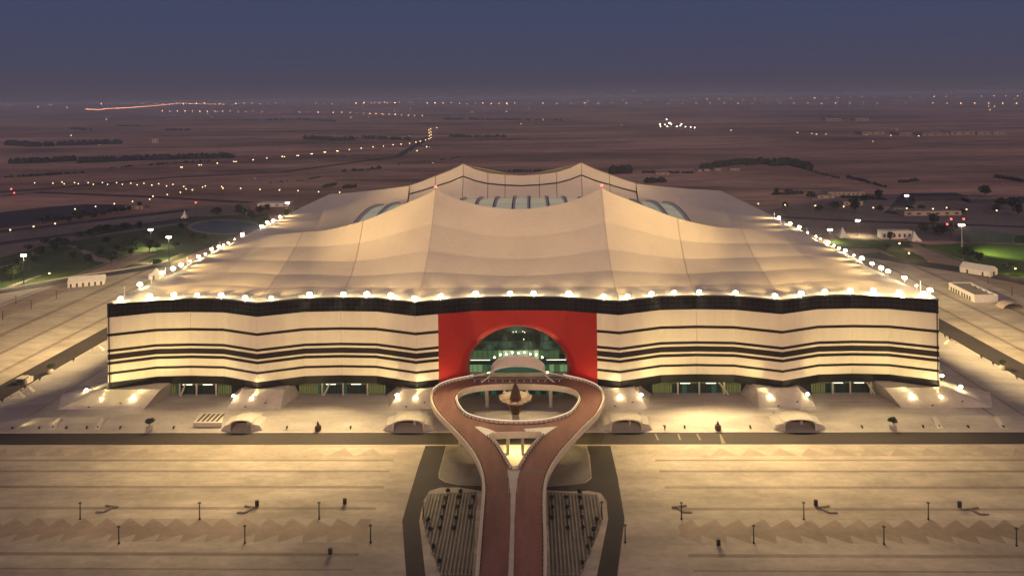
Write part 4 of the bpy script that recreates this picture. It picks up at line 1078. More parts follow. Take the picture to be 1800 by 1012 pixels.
for s, side, L in ((-1, 'left', [(246, 507, 0), (285, 486, 1), (304, 477, 0), (318, 471, 0), (334, 462, 2), (349, 456, 0), (361, 449, 2), (372, 444, 1), (385, 437.5, 0), (393, 432, 2), (401, 429, 2), (413, 422, 2), (426, 416, 1), (460, 400, 0), (470, 393, 1), (480, 388, 0), (492, 382, 1)]),
                   (1, 'right', [(1635, 517, 1), (1611, 507, 2), (1590, 497, 1), (1561, 482, 0), (1549, 476, 0), (1533, 467, 0), (1515, 457, 0), (1501, 449, 2), (1486, 444, 0), (1475, 437, 2), (1466, 432, 2), (1456, 427, 0), (1442, 420, 2), (1434, 415, 2), (1420, 409, 2), (1405, 401, 1), (1389, 394, 0), (1369, 382, 0)])):
    for i, (px, py, kd) in enumerate(L):
        p = UX(px, py, s * 182.0); p.z = ZE + .4; p.y = min(p.y, 300)
        rooflamp(p, 'lit floodlight on the %s roof edge, %s from the front corner' % (side, ORD[i]), 'lit floodlights along the %s roof edge' % side,
                 (s * 92, 6, -46), (-s * 50, 0, 21), 56000 if kd < 2 else 0, 17000 if kd < 2 else 0, 1.2 if kd == 1 else .5, kd == 2)
for s, side, L in ((-1, 'left', [(219, 514), (266, 490), (291, 472), (329, 457), (374, 446), (387, 440), (429, 406)]), (1, 'right', [(1618, 508), (1405, 405), (1418, 402), (1361, 377)])):
    for i, (px, py) in enumerate(L):
        p = UX(px, py + 8, s * 180.5)
        t = thing('roof_mast', 'thin white mast on the %s roof edge, %s from the front corner' % (side, ORD[i]), 'mast', (p.x, p.y, ZE), group='thin white masts on the %s roof edge' % side)
        MB().tube((0, 0, 0), (0, 0, 5.5), .22, .16, 6).build('mast', M['steel'], t); MB().lathe([(.5, 0), (.5, .3)], 8).build('base', M['steel'], t)

# ================================================================== PLAZA FURNITURE
pm = {}
pm['pole'] = MB().tube((0, 0, 0), (0, 0, 4.9), .2, .16, 8).mesh('pole', M['post'])
pm['head'] = MB().lathe([(.15, 5.1), (.5, 5.3), (.5, 5.4), (.2, 5.5)], 8).mesh('lamp_head', M['post'])
pm['fork'] = MB().tube((-.25, 0, 4.9), (-.5, 0, 5.4), .06, n=5).tube((.25, 0, 4.9), (.5, 0, 5.4), .06, n=5).mesh('fork', M['post'])
pm['foot'] = MB().lathe([(.38, 0), (.38, .25), (.24, .35)], 8).mesh('foot', M['post'])
def plaza_lamp(px, py, label, group):
    p = U(px, py, 0.02); t = thing('lamp_post', label, 'lamp post', p, group=group)
    for k, nm in (('pole', 'pole'), ('head', 'lamp_head'), ('fork', 'fork'), ('foot', 'foot')): place(nm, pm[k], t)
for row, L in (('farther row', [(141, 912), (351, 912), (561, 911.5), (744, 911), (1058, 911), (1198, 912), (1413, 912), (1632, 912.5)]), ('nearer row', [(209, 955), (430.5, 954), (651.5, 953), (1099, 953), (1325, 954), (1554, 956), (1787, 959)])):
    for i, (px, py) in enumerate(L):
        plaza_lamp(px, py, 'slim dark unlit lamp post on the plaza, %s from left in the %s' % (ORD[i], row), 'slim dark lamp posts on the front plaza')
for i, (px, py) in enumerate([(5, 562), (28, 534), (55, 542), (99, 525), (1716, 520), (1779, 519), (1737, 499)]):
    p = U(px, py, 0); side = 'left' if px < 900 else 'right'
    plaza_lamp(px, py, 'slim dark unlit lamp post on the plaza %s of the stadium, %s from left' % (side, ORD[i if i < 4 else {4: 0, 5: 2, 6: 1}[i]]), 'slim dark lamp posts on the %s plaza' % side)
def totem(px, py, label):
    p = U(px, py, 0.02); t = thing('totem', label, 'totem', p, group='dark information totems on the plaza')
    MB().box(-.55, .55, -.3, .3, .12, 2.0).build('panel', M['post'], t); MB().box(-.7, .7, -.45, .45, 0, .12).build('plinth', M['conc2'], t); MB().box(-.6, .6, -.35, .35, 2.0, 2.1).build('cap', M['post'], t)
for px, py, lab in ((452, 890, 'dark totem on the plaza above the second lamp post from left'), (606, 886, 'dark totem on the plaza right of the third lamp post'), (580.5, 975, 'dark totem on the plaza nearest the camera on the left'),
                    (1434, 889, 'dark totem on the plaza beside the sixth lamp post of the farther row'), (1263, 959, 'dark totem on the plaza nearest the camera on the right'), (1687, 892, 'dark totem on the plaza at the far right')):
    totem(px, py, lab)
def zshadow(px, py, mir, label):  # flat brown slabs stand in for zigzag shadows on the paving
    p = U(px, py, 0.02); t = thing('zigzag_shadow', label, 'bent_shadow', p, group='low zigzag shadow slabs on the plaza')
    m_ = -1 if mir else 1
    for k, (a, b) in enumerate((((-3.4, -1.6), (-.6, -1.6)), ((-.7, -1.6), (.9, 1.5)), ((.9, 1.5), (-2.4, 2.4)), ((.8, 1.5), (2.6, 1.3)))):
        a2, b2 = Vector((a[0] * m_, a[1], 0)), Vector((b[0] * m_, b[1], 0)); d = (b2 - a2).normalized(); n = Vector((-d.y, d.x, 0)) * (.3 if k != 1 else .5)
        MB().hexa([a2 - n, b2 - n, b2 + n, a2 + n] if True else None, [v + Vector((0, 0, .28)) for v in (a2 - n, b2 - n, b2 + n, a2 + n)]).build('shadow_slab', M['bent_shadow'], t)
zshadow(191, 895, False, 'low brown zigzag shadow slabs right of the first lamp post from left')
zshadow(438, 896, False, 'low brown slabs shaped as a zigzag shadow beside the totem between second and third lamp posts')
zshadow(1196, 895, True, 'low brown shadow slabs in a zigzag at the foot of the first right-hand lamp post')
zshadow(1450, 896, True, 'low brown zigzag shadow slabs beside the totem right of the middle lamp post')
zshadow(1714, 899, True, 'low brown shadow slabs in a zigzag beside the far right totem')

# ================================================================== PARK, FIELDS, ROADS, BUILDINGS AROUND
def far_poly(name, px, z, mat, label): return sheet(name, [U(*p) for p in px][::-1] if False else [U(*p) for p in px], z, mat, label)
far_poly('park_lawn', [(0, 506), (110, 488), (300, 462), (420, 412), (480, 392), (470, 376), (330, 381), (230, 396), (110, 425), (0, 452)], -.16, M['grass'], 'dark green park lawn on the left behind the plaza')
far_poly('park_lawn', [(1440, 425), (1515, 450), (1630, 462), (1632, 430), (1600, 424), (1480, 418)], -.16, M['grass'], 'dry green lawn right of the stadium behind the roof edge')
far_poly('sports_field', [(1625, 430), (1640, 452), (1690, 470), (1800, 492), (1900, 515), (1900, 432), (1800, 430), (1700, 427)], -.15, M['turf'], 'bright green floodlit sports field at the right edge')
far_poly('park_path', [(115, 430), (135, 432), (160, 443), (172, 452), (215, 458), (280, 462), (280, 465), (205, 463), (168, 459), (150, 448), (135, 438)], -.12, M['path'], 'winding sandy path through the left park')
far_poly('park_path', [(0, 468), (30, 461), (45, 456), (47, 458), (30, 464), (0, 471)], -.12, M['path'], 'thin sandy path at the left edge of the park')
far_poly('park_path', [(1598, 427), (1613, 427), (1648, 455), (1628, 457)], -.12, M['path'], 'straight pale path between the lawn and the sports field')
far_poly('park_path', [(1470, 436), (1540, 437), (1545, 443), (1500, 447)], -.12, M['path'], 'bare sandy patch in the right lawn')
cx_, cy_ = 395, 399
pond_o = [(cx_ + 66 * math.cos(a) , cy_ + 13.5 * math.sin(a)) for a in [2 * math.pi * k / 40 for k in range(40)]]
pond_i = [(cx_ + 61 * math.cos(a) + 2, cy_ + 11.5 * math.sin(a) - .5) for a in [2 * math.pi * k / 40 for k in range(40)]]
far_poly('pond_rim', pond_o, -.10, M['path'], 'pale curved rim round the park pond'); far_poly('pond', pond_i, -.04, M['water'], 'dark still pond in the left park behind the stadium')
far_poly('service_road', [(-40, 522), (115, 497), (300, 468), (300, 462), (115, 489), (-40, 512)], .03, M['asphfar'], 'dark service road along the edge of the left park')
far_poly('service_road', [(1500, 448), (1560, 458), (1690, 479), (1800, 500), (1900, 520), (1900, 508), (1800, 489), (1690, 469), (1560, 450)], .03, M['asphfar'], 'dark service road along the edge of the right lawn')
# highway and its verges on the left
for i, (a, b, w, mt, nm) in enumerate((((-60, 448), (330, 391), 9, 'roadlt', 'far'), ((-60, 436), (340, 383.5), 12, 'asphfar', 'x'), ((-60, 424), (340, 377), 10, 'roadlt', 'x'), ((-60, 414), (330, 369), 12, 'asphfar', 'x'))):
    p, q = U(*a), U(*b); far = [p, p.lerp(q, .5) , q]
    sheet('highway', strip(far, w * 1.6), -.02 - .0 * i, M[mt], 'straight highway lane running past the left park, %s from the stadium' % ORD[i])
far_poly('dirt_lot', [(-60, 420), (0, 410), (310, 366), (440, 360), (440, 376), (330, 392), (-60, 462)], -.24, M['lot'], 'grey dusty verge along the left highway')
far_poly('asphalt_lot', [(-60, 383), (0, 373), (80, 364), (150, 358.5), (225, 359.5), (240, 361), (215, 369), (110, 386), (0, 401), (-60, 408)], -.18, M['asphfar'], 'large dark asphalt lot beyond the left highway')
far_poly('dirt_lot', [(1335, 372), (1500, 340), (1800, 352), (1900, 360), (1900, 430), (1700, 424), (1440, 420)], -.26, M['lot'], 'grey dusty ground beyond the right side of the stadium')
for i, (L, w, mt) in enumerate(([[(1330, 371), (1420, 374), (1600, 381), (1900, 392)], 16, 'roadlt'], [[(1330, 379), (1500, 388), (1900, 402)], 12, 'asphfar'], [[(1400, 336), (1560, 342), (1900, 347)], 10, 'roadlt'], [[(1600, 342), (1590, 356), (1572, 376)], 22, 'asphfar'], [[(0, 345), (60, 338), (250, 345), (440, 356)], 14, 'asphfar'], [[(0, 338), (100, 330), (300, 312), (500, 302), (700, 275), (756, 240)], 22, 'asphfar'], [[(1680, 424), (1780, 428), (1900, 432)], 8, 'roadlt'])):
    sheet('far_road', strip([U(*p) for p in L], w), -.10 + i * .02, M[mt], ['pale road across the ground right of the stadium', 'dark road across the ground right of the stadium', 'thin pale road far behind the right roof edge', 'short dark road running away on the right', 'dark highway in the desert on the left under the lamp row', 'long dark highway curving into the distance on the left', 'pale kerb road along the top of the sports field'][i])

def tent(name, a, b, w, eave, ridge, label, doors, peak=False):
    a, b = U(*a), U(*b); d = (b - a); L = d.length; d.normalize(); rz = math.atan2(d.y, d.x)
    t = thing(name, label, 'tent', a, rz)
    MB().box(0, L, 0, w, 0, eave).build('wall', M['white'], t)
    MB().add([(-.3, -.3, eave + .02), (L + .3, -.3, eave + .02), (L + .3, w + .3, eave + .02), (-.3, w + .3, eave + .02), (-.3, w / 2, ridge), (L + .3, w / 2, ridge)], [(0, 1, 5, 4), (2, 3, 4, 5), (1, 2, 5), (3, 0, 4)]).build('roof', M['white'], t)
    for k in range(doors): x = L * (k + .5) / doors; MB().box(x - .6, x + .6, -.06, -.01, 0, eave * .75).build('door', M['door'], t)
    MB().box(-.06, -.01, w * .35, w * .65, 0, eave * .8).build('door', M['door'], t); MB().box(L + .01, L + .06, w * .35, w * .6, 0, eave * .8).build('door', M['door'], t)
tent('event_tent', (119, 506), (183, 500), 11, 3.6, 6.6, 'long pale gabled tent with dark doors on the left plaza', 6)
tent('event_tent', (1687, 478), (1741, 487), 13, 3.8, 7.0, 'long pale gabled tent beside the sports field', 2)
def peak_tent(px, py, w, h, label, wall=1.6):
    p = U(px, py, 0); t = thing('peaked_tent', label, 'tent', p)
    MB().box(-w / 2, w / 2, -w / 2, w / 2, 0, wall).build('wall', M['white'], t)
    MB().lathe([(w * .73, wall + .02), (w * .3, wall + (h - wall) * .4), (.15, h)], 4, rot=math.pi / 4).build('roof', M['white'], t)
    MB().box(-.6, .6, -w / 2 - .05, -w / 2 - .01, 0, wall * .9).build('door', M['door'], t)
peak_tent(275, 489, 8.2, 8.0, 'white peaked marquee beside the left roof edge', 3.4)
peak_tent(325, 383, 6.6, 9.2, 'pale pyramid tent by the left park road', 1)
peak_tent(1481, 417, 9, 9.5, 'pale pyramid tent right of the roof edge', 1)
peak_tent(1607, 423, 9, 9, 'pale pyramid tent at the end of the long white building', 1)
# white warehouse
A1, B1, C1 = U(1668, 508.5), U(1713, 531.5), U(1752, 533)
ex = (B1 - A1); Lw = ex.length; ex.normalize(); rz = math.atan2(ex.y, ex.x); ww = 14.5
t = thing('warehouse', 'low white warehouse with a row of doors on the right plaza', 'warehouse', A1, rz)
sg = 1 if (C1 - B1).dot(Vector((-ex.y, ex.x, 0))) > 0 else -1
y0, y1 = (0, ww) if sg > 0 else (-ww, 0)
MB().box(0, Lw, y0, y1, 0, 4.3).build('wall', M['white'], t)
MB().box(.4, Lw - .4, y0 + .4, y1 - .4, 4.31, 4.4).build('roof', M['houseroof'], t)
for (a, b, c, d) in ((0, Lw, y0, y0 + .35), (0, Lw, y1 - .35, y1), (0, .35, y0 + .36, y1 - .36), (Lw - .35, Lw, y0 + .36, y1 - .36)): MB().box(a, b, c, d, 4.31, 5.0).build('parapet', M['white'], t)
fy = -.05 if sg > 0 else .01
for k in range(8): x = Lw * (.1 + .1 * k + (.03 if k > 3 else 0)); MB().box(x - .9, x + .9, fy, fy + .04, 0, 2.6).build('door', M['door'], t)
for k in range(4): x = Lw * (.2 + .2 * k); MB().box(x - 1.6, x + 1.6, y1 - 2.2 if sg > 0 else y0 + .6, y1 - .6 if sg > 0 else y0 + 2.2, 4.41, 5.4).build('roof_unit', M['steel'], t)
p = U(1775, 540); t = thing('shell_shelter', 'dark rounded shelter beside the white warehouse', 'shelter', p)
MB().grid([[(6.5 * math.cos(a), y, 3.4 * math.sin(a)) for a in [math.pi * k / 10 for k in range(11)]] for y in (-4, 0, 4)]).build('shell', M['housewall'], t)
MB().box(-6, 6, 3.9, 4.0, 0, 2.2).build('end_wall', M['door'], t)
def house(px, py, wpx, hpx, dep, label, wall='housewall', roof='houseroof', nwin=3, group=None):
    p = UT(px, py); k = (p - CAM).length / FPX; w, h = wpx * k, hpx * k
    t = thing('house', label, 'building', (p.x, p.y, p.z - .2), group=group)
    MB().box(-w / 2, w / 2, 0, dep, 0, h).build('wall', M[wall], t); MB().box(-w / 2 - .3, w / 2 + .3, -.3, dep + .3, h + .02, h + .35).build('roof', M[roof], t)
    for q in range(nwin): x = -w / 2 + w * (q + .5) / nwin; MB().box(x - w / nwin * .2, x + w / nwin * .2, -.08, -.02, h * .3, h * .7).build('window', M['door'], t)
house(1577, 421, 46, 13, 9, 'long white building with small windows right of the stadium', 'white', 'white', 6)
house(236, 368, 28, 5, 12, 'small pale building by the left highway', nwin=3)
house(480, 363, 52, 5, 20, 'long pale shed behind the left roof edge', 'white', 'white', 4)
house(1488, 344, 58, 6, 20, 'row of pale flat houses behind the right roof corner', nwin=8)
house(1655, 353, 80, 7, 30, 'long dark open shed in the right distance', 'darkroof', 'darkroof', 4)
house(1640, 379, 85, 7, 18, 'pale dusty warehouses beyond the right road', nwin=6)
house(1500, 361, 30, 6, 15, 'pale low building beyond the right road', nwin=3)
house(1452, 349, 26, 5, 15, 'small pale building left of the flat houses', nwin=2)
house(1730, 357, 40, 6, 20, 'dark low building at the far right road', 'darkroof', 'houseroof', 3)
house(273, 251, 11, 6, 12, 'tiny pale hut in the desert on the left', nwin=2)
for i, (x, y, w) in enumerate(((1243, 301, 9), (1262, 300, 10), (1292, 300, 16), (1165, 307, 22), (1230, 302, 7))):
    house(x, y, w, 3.5, 20, 'small pale farm building among trees behind the stadium, %s from left' % ORD[{3: 0, 4: 1, 0: 2, 1: 3, 2: 4}[i]], nwin=2, group='small farm buildings behind the stadium')
for i, (x, y, w) in enumerate(((1535, 237, 34), (1592, 238, 20), (1645, 239, 40), (1693, 237, 36), (1732, 237, 22), (1757, 237, 18), (1465, 213, 24), (1515, 213, 20))):
    house(x, y, w, 4.5, 60, 'faint distant building block on the right horizon plain, %s from left' % ORD[{6: 0, 7: 1}.get(i, i + 2)], 'lotwall', 'houseroof', nwin=3, group='faint distant blocks on the right plain')
# court fences right
fc = thing('court_fence', 'tall bluish mesh fence behind the sports field', 'fence', U(1690, 424))
e = U(1900, 431) - U(1690, 424); n_ = 16
for k in range(n_):
    a, b = e * (k / n_), e * ((k + 1) / n_)
    MB().hexa([(a.x, a.y, .2), (b.x, b.y, .2), (b.x, b.y + .1, .2), (a.x, a.y + .1, .2)], [(a.x, a.y, 9), (b.x, b.y, 9), (b.x, b.y + .1, 9), (a.x, a.y + .1, 9)]).build('mesh_panel', M['court'], fc)
    MB().tube((a.x, a.y - .2, 0), (a.x, a.y - .2, 9.4), .12, n=5).build('fence_post', M['mullion'], fc)
# park wall along the plaza on the left
pw = thing('boundary_wall', 'low pale boundary wall along the left service road', 'wall', (0, 0, 0))
L_ = [U(x, y) for x, y in ((-20, 513), (60, 500), (115, 489), (200, 477), (300, 461))]
for a, b in zip(L_, L_[1:]):
    d = (b - a).normalized(); n = Vector((-d.y, d.x, 0)) * .2
    MB().hexa([a - n, b - n, b + n, a + n], [v + Vector((0, 0, 1.1)) for v in (a - n, b - n, b + n, a + n)]).build('wall_panel', M['conc2'], pw)

# ---- trees
tv = [(clump(230, 2.6, 1.9, .62, 11).mesh('crown', M['leaf']), 3.0), (clump(200, 2.2, 2.4, .6, 12).mesh('crown', M['leafd']), 3.2), (clump(260, 3.1, 1.6, .66, 13).mesh('crown', M['leaf']), 2.6)]
tmk = MB().tube((0, 0, -.3), (.1, .05, 3.4), .22, .14, 6).tube((.05, 0, 2.0), (1.0, .4, 3.6), .12, .06, 5).tube((.05, 0, 2.2), (-.9, -.3, 3.7), .11, .06, 5).mesh('trunk', M['trunk'])
def tree(px, py, sc, label, group, i):
    p = U(px, py, -.15); me, z = tv[i % 3]
    t = thing('tree', label, 'tree', p, i * 1.3, group); t.scale = (sc,) * 3
    place('crown', me, t, (0, 0, z - 1.2)); place('trunk', tmk, t)
park = [(23, 492, 2.1), (71, 452, 1.5), (96, 444, 1.4), (114, 435, 1.5), (142, 444, 1.3), (78, 429, 1.2), (103, 428, 1.2), (91, 431, 1), (140, 419, 1.5), (155, 465, 1.4), (196, 465, 1.7), (176, 451, 1.2), (187, 431, 1.4), (201, 440, 1.2), (240, 438, 1.4), (263, 442, 1.6), (276, 440, 1.3),
        (160, 415, 1.6), (174, 412, 1.7), (187, 408, 1.7), (201, 408, 1.6), (220, 404, 1.6), (245, 406, 1.5), (237, 428, 1.3), (222, 436, 1.2), (309, 436, 1.1), (274, 467, 1.2), (205, 445, 1.2), (60, 462, 1.0), (128, 457, 1.1), (255, 428, 1.2), (285, 420, 1.2), (300, 412, 1.3), (318, 405, 1.2), (262, 415, 1.3), (340, 420, 1.1), (360, 424, 1.1), (230, 450, 1.1), (50, 440, 1.1), (30, 468, 1.0)]
for i, (x, y, s_) in enumerate(sorted(park)): tree(x, y, s_, 'bushy dark tree on the left park lawn, %s from the left' % ORD[i], 'trees in the left park', i)
row = [(121, 393), (132, 381), (146, 381), (157, 381), (169, 380), (181, 379), (193, 377), (204, 376), (216, 373), (227, 372), (165, 386), (71, 393), (245, 366), (100, 388), (110, 390), (140, 388), (85, 391)]
for i, (x, y) in enumerate(sorted(row)): tree(x, y, 1.25, 'small dark tree in the row beside the left highway, %s from the left' % ORD[i], 'trees along the left highway', i)
for i, (x, y, s_) in enumerate(((381, 382, 2.0), (420, 379, 2.0), (428, 378, 1.7), (457, 378, 1.9), (504, 381, 1.5), (522, 378, 1.6), (440, 384, 1.6), (470, 374, 1.6))): tree(x, y, s_, 'dark tree behind the left roof edge near the pond, %s from the left' % ORD[sorted((381, 420, 428, 457, 504, 522, 440, 470)).index(x)], 'trees near the pond', i)
for i, (x, y, s_, lab) in enumerate(((1700, 456, 1.9, 'large dark tree by the roof of the tent at the field'), (1721, 462, 1.3, 'smaller dark tree behind the tent at the field'), (1779, 478, 1.5, 'dark tree right of the tent at the field'), (1794, 434, 1.8, 'brownish tree at the top right corner of the field'),
                                (1565, 424, 1.3, 'tree before the left end of the long white building'), (1560, 437, 1.0, 'small tree in the right lawn'), (1625, 412, 1.8, 'dark tree right of the pyramid tent'), (1641, 398, 2.0, 'spreading dark tree behind the pyramid tent'), (1654, 415, 2.2, 'left of two tall dark trees at the court fence'), (1671, 415, 2.2, 'right of two tall dark trees at the court fence'))):
    tree(x, y, s_, lab, None, i)
for i, (x, y, s_) in enumerate(((1467, 370, 1.9), (1502, 374, 2.4), (1440, 371, 1.5), (1547, 374, 1.5), (1365, 343, 1.5), (1387, 342, 1.7), (1732, 346, 2.6), (1380, 369, 1.4), (1600, 372, 1.4), (1620, 372, 1.4), (1665, 376, 1.3), (1690, 377, 1.3), (1760, 366, 2.2), (1780, 370, 2.3), (1795, 362, 2.2), (1750, 375, 1.8), (1790, 380, 2), (1520, 356, 2.0), (1425, 352, 2), (1545, 352, 2))):
    tree(x, y, s_, 'dark tree on the dusty ground right of the stadium, %s from the left' % ORD[sorted((1467, 1502, 1440, 1547, 1365, 1387, 1732, 1380, 1600, 1620, 1665, 1690, 1760, 1780, 1795, 1750, 1790, 1520, 1425, 1545)).index(x)], 'trees right of the stadium', i)
# belts of far trees: masses in which no single tree can be counted
def belt(pts, hpx, n, label, thick=10):
    rnd = random.Random(len(label) + int(pts[0][0])); mb = MB()
    P = [UT(*p) for p in pts]; seg = [(b - a).length for a, b in zip(P, P[1:])]; T = sum(seg)
    for _ in range(n):
        f = rnd.random() * T; i = 0
        while i < len(seg) - 1 and f > seg[i]: f -= seg[i]; i += 1
        q = P[i].lerp(P[i + 1], f / seg[i]); k = (q - CAM).length / FPX
        h = hpx * k * rnd.uniform(.35, 1.0); w = h * rnd.uniform(.7, 1.5)
        c = q + Vector((rnd.uniform(-1, 1) * 2 * k, rnd.uniform(-.2, 1) * thick * k * 3.0, -.5))
        n_ = 6; r0 = rnd.random() * 6
        vs = []
        for zz, rr in ((0, .75), (.55, 1.0), (1, .3)):
            for a in range(n_):
                t_ = r0 + 2 * math.pi * a / n_; q_ = rr * rnd.uniform(.7, 1.2); vs.append((c.x + w * .5 * q_ * math.cos(t_), c.y + w * .5 * q_ * math.sin(t_), c.z + h * zz * rnd.uniform(.85, 1.1)))
        mb.add(vs, [(j * n_ + a, j * n_ + (a + 1) % n_, (j + 1) * n_ + (a + 1) % n_, (j + 1) * n_ + a) for j in (0, 1) for a in range(n_)] + [tuple(range(2 * n_, 3 * n_))])
    o = mb.build('tree_belt', M['leafd']); stuff(o, label, 'trees')
belt([(8, 255), (60, 258), (150, 255), (210, 253)], 8, 150, 'dark tree belt far left below the horizon', 3)
belt([(15, 288), (60, 287), (135, 283)], 9, 110, 'dark tree belt at the left edge of the desert', 3)
belt([(135, 287), (250, 282), (405, 278)], 10, 220, 'long dark tree belt across the left desert', 4)
belt([(195, 296), (290, 289), (370, 284)], 4, 80, 'thin dark scrub line below the long left tree belt', 2)
belt([(0, 312), (60, 310), (150, 304)], 4, 70, 'thin dark scrub line at the far left', 2)
belt([(535, 245), (600, 248), (620, 246)], 8, 90, 'small dark grove left of the distant road bend', 3)
belt([(620, 243), (720, 247)], 7, 60, 'sparse dark grove beside the distant road bend', 3)
belt([(470, 322), (530, 318), (565, 311)], 3, 60, 'thin dark hedge line left of the back roof', 1)
belt([(600, 303), (650, 299), (670, 296)], 6, 40, 'dark scrub clump above the left roof corner', 1)
belt([(700, 290), (800, 278), (810, 275)], 3, 50, 'thin dark hedge line above the back roof', 1)
belt([(790, 241), (890, 241)], 5, 90, 'low dark wood behind the back roof peaks', 2)
belt([(895, 302), (985, 301)], 5, 60, 'dark hedge between the two back roof peaks', 1)
belt([(1076, 306), (1108, 304)], 15, 60, 'dark round grove right of the back roof peak', 3)
belt([(1120, 304), (1220, 305)], 5, 60, 'dark hedge right of the back roof peak', 1)
belt([(1138, 322), (1172, 320)], 10, 40, 'dark grove above the right roof corner', 2)
belt([(1232, 299), (1275, 292), (1310, 288)], 11, 110, 'dark wood round the farm buildings', 3)
belt([(1315, 290), (1350, 288)], 12, 50, 'dark grove right of the farm buildings', 2)
belt([(1355, 292), (1390, 290), (1422, 298)], 13, 100, 'dark wood on the right plain', 3)
belt([(1422, 300), (1450, 308), (1475, 314)], 4, 40, 'thin dark hedge running down the right plain', 1)
belt([(1493, 313), (1530, 322), (1558, 330)], 5, 60, 'straight dark tree line on the right plain', 1)
belt([(1360, 343), (1410, 341)], 6, 50, 'dark tree line behind the right roof corner', 2)
belt([(1585, 321), (1615, 318)], 5, 30, 'dark scrub on the right plain', 2)
belt([(1750, 312), (1800, 320)], 6, 50, 'dark scrub at the right edge of the plain', 2)
belt([(1480, 348), (1560, 352)], 6, 70, 'dark tree mass beyond the flat houses', 3)
belt([(570, 330), (590, 325)], 6, 25, 'small dark bushes above the left roof corner', 2)
belt([(605, 331), (625, 329)], 7, 25, 'small dark grove above the left roof corner', 2)
belt([(430, 212), (520, 211), (590, 214)], 4, 90, 'faint dark wood under the far lamp row', 2)
belt([(120, 228), (160, 229)], 4, 40, 'faint dark grove on the left plain', 2)
belt([(205, 222), (245, 222)], 3, 40, 'faint dark hedge on the left plain', 2)
belt([(290, 230), (330, 229)], 4, 40, 'faint dark hedge in the left middle distance', 2)
belt([(780, 211), (880, 212), (1000, 213)], 5, 130, 'faint dark wood in the middle distance', 2)

# ---- street lamps: countable rows
polem = MB().tube((0, 0, 0), (0, 0, 11.6), .16, .1, 5).mesh('pole', M['mullion'])
lensm = MB().lathe([(.2, 11.5), (.62, 11.75), (.62, 12.15), (.2, 12.4)], 6).mesh('lens', M['lensfar'])
lensm3 = MB().lathe([(.3, 11.2), (1.0, 11.6), (1.0, 12.4), (.3, 12.8)], 6).mesh('lens', M['lenshor'])
lensm4 = MB().lathe([(.3, 11.2), (1.0, 11.6), (1.0, 12.4), (.3, 12.8)], 6).mesh('lens', M['lensfarthest'])
lensm2 = MB().lathe([(.3, 11.2), (1.0, 11.6), (1.0, 12.4), (.3, 12.8)], 6).mesh('lens', M['lensfar2'])
def street(L, label, group, s_=1.0, parts=True, lens=None, num=False):
    label0 = label
    for i_, (px, py) in enumerate(sorted(L) if num else L):
        p = UT(px, py, 12.0); k = (p - CAM).length / FPX
        q = (p.x, p.y, p.z - 12.0); label = label0 + (', %s from the left' % ORD[i_] if num else '')
        f = max(1.0, k * s_ / 1.0)
        if parts:
            t = thing('street_lamp', label, 'street lamp', q, group=group); place('pole', polem, t); o = place('lens', lens or lensm, t); o.scale = (min(f, 2.2), min(f, 2.2), 1.0 + .0)
        else:
            o = place('street_lamp', lens or lensm2, None, q); o.scale = (f * .75, f * .75, f * .5); o.location.z -= 12 * (f * .5 - 1); tag(o, label, 'street lamp', group)
street([(61, 321.5), (93, 322), (109, 320), (113, 323), (131, 321), (138, 323), (155, 321), (164, 324), (180, 321), (189, 324), (205, 321), (215, 324), (230, 322), (241, 325), (253, 322), (267, 325.5), (279, 323), (293, 327), (304, 324), (323, 328), (327, 332), (338, 334), (356, 329), (361, 327), (390, 328), (392, 331), (423, 331), (457, 333), (491, 334), (524, 335), (560, 337), (597, 338), (635, 338)],
       'lit street lamp in the double row by the left highway', 'street lamps along the left highway', num=True)
street([(269, 345), (263, 350), (294, 342), (317, 338)], 'lit street lamp on the short left slip road', 'street lamps on the left slip road', num=True)
for i, pq in enumerate([(18, 404), (59, 398), (97, 393), (132, 367.5), (168, 363), (201, 358), (233, 354)]):
    street([pq], 'lit street lamp by the dark asphalt lot, %s from the photo edge' % ORD[i], 'street lamps by the dark asphalt lot')
for i, pq in enumerate([(1380, 360), (1433, 361.5), (1483, 363), (1535, 365), (1594, 366), (1640, 367), (1664, 365), (1699, 368), (1752, 370), (1333, 358)]):
    street([pq], 'lit street lamp along the right road, %s from left' % ORD[(i + 1) % 10], 'street lamps along the right road')
street([(318, 294), (320.5, 294), (350, 290), (354, 290), (382, 287), (411, 284), (415, 284), (445, 281), (469, 278), (496, 275.5), (500, 275.5), (522, 273.5), (525, 273.5), (547, 270.5), (549, 270.5), (570, 267.5), (572, 267.5), (592, 265.5), (594, 265.5), (614, 263), (635, 260.5), (656, 258.5), (674, 257), (691, 254.5), (705, 253.5), (720, 252), (731, 250), (739, 248.5), (748, 246), (754, 244), (757.5, 242), (755, 239), (758, 237), (754.5, 234), (757.5, 232), (754, 229), (757, 227), (768, 224.5), (733, 265), (750, 258)],
       'far lit lamp on the highway curving away', 'far street lamps on the curving highway', .9, False, num=True)
street([(285 + 13.3 * k if k < 13 else 452 + 16.5 * (k - 12.5), 195 + .12 * k) for k in range(20)] + [(586, 197.5), (601, 198), (615, 198), (627, 199), (639, 199), (650, 200), (661, 200), (672, 200.5), (684, 201), (695, 201.5), (706, 202), (718, 202.5), (729, 203), (743, 203.5)],
       'far lamp in the long straight row on the left plain', 'far lamps in the long straight row', .62, False, lensm3, True)
rnd = random.Random(3)
street([(15, 185.5), (90, 183.5), (118, 189), (66, 188)] + [(178 + 12 * k, 182.5 + rnd.uniform(-.6, .6)) for k in range(14)] + [(345 + 14 * k, 181.5 + rnd.uniform(-.8, .8)) for k in range(40)] + [(640 + 9 * k, 179.8 + rnd.uniform(-.8, .8)) for k in range(10)],
       'faint lamp on the left horizon', 'faint lamps on the left horizon', .55, False, lensm4)
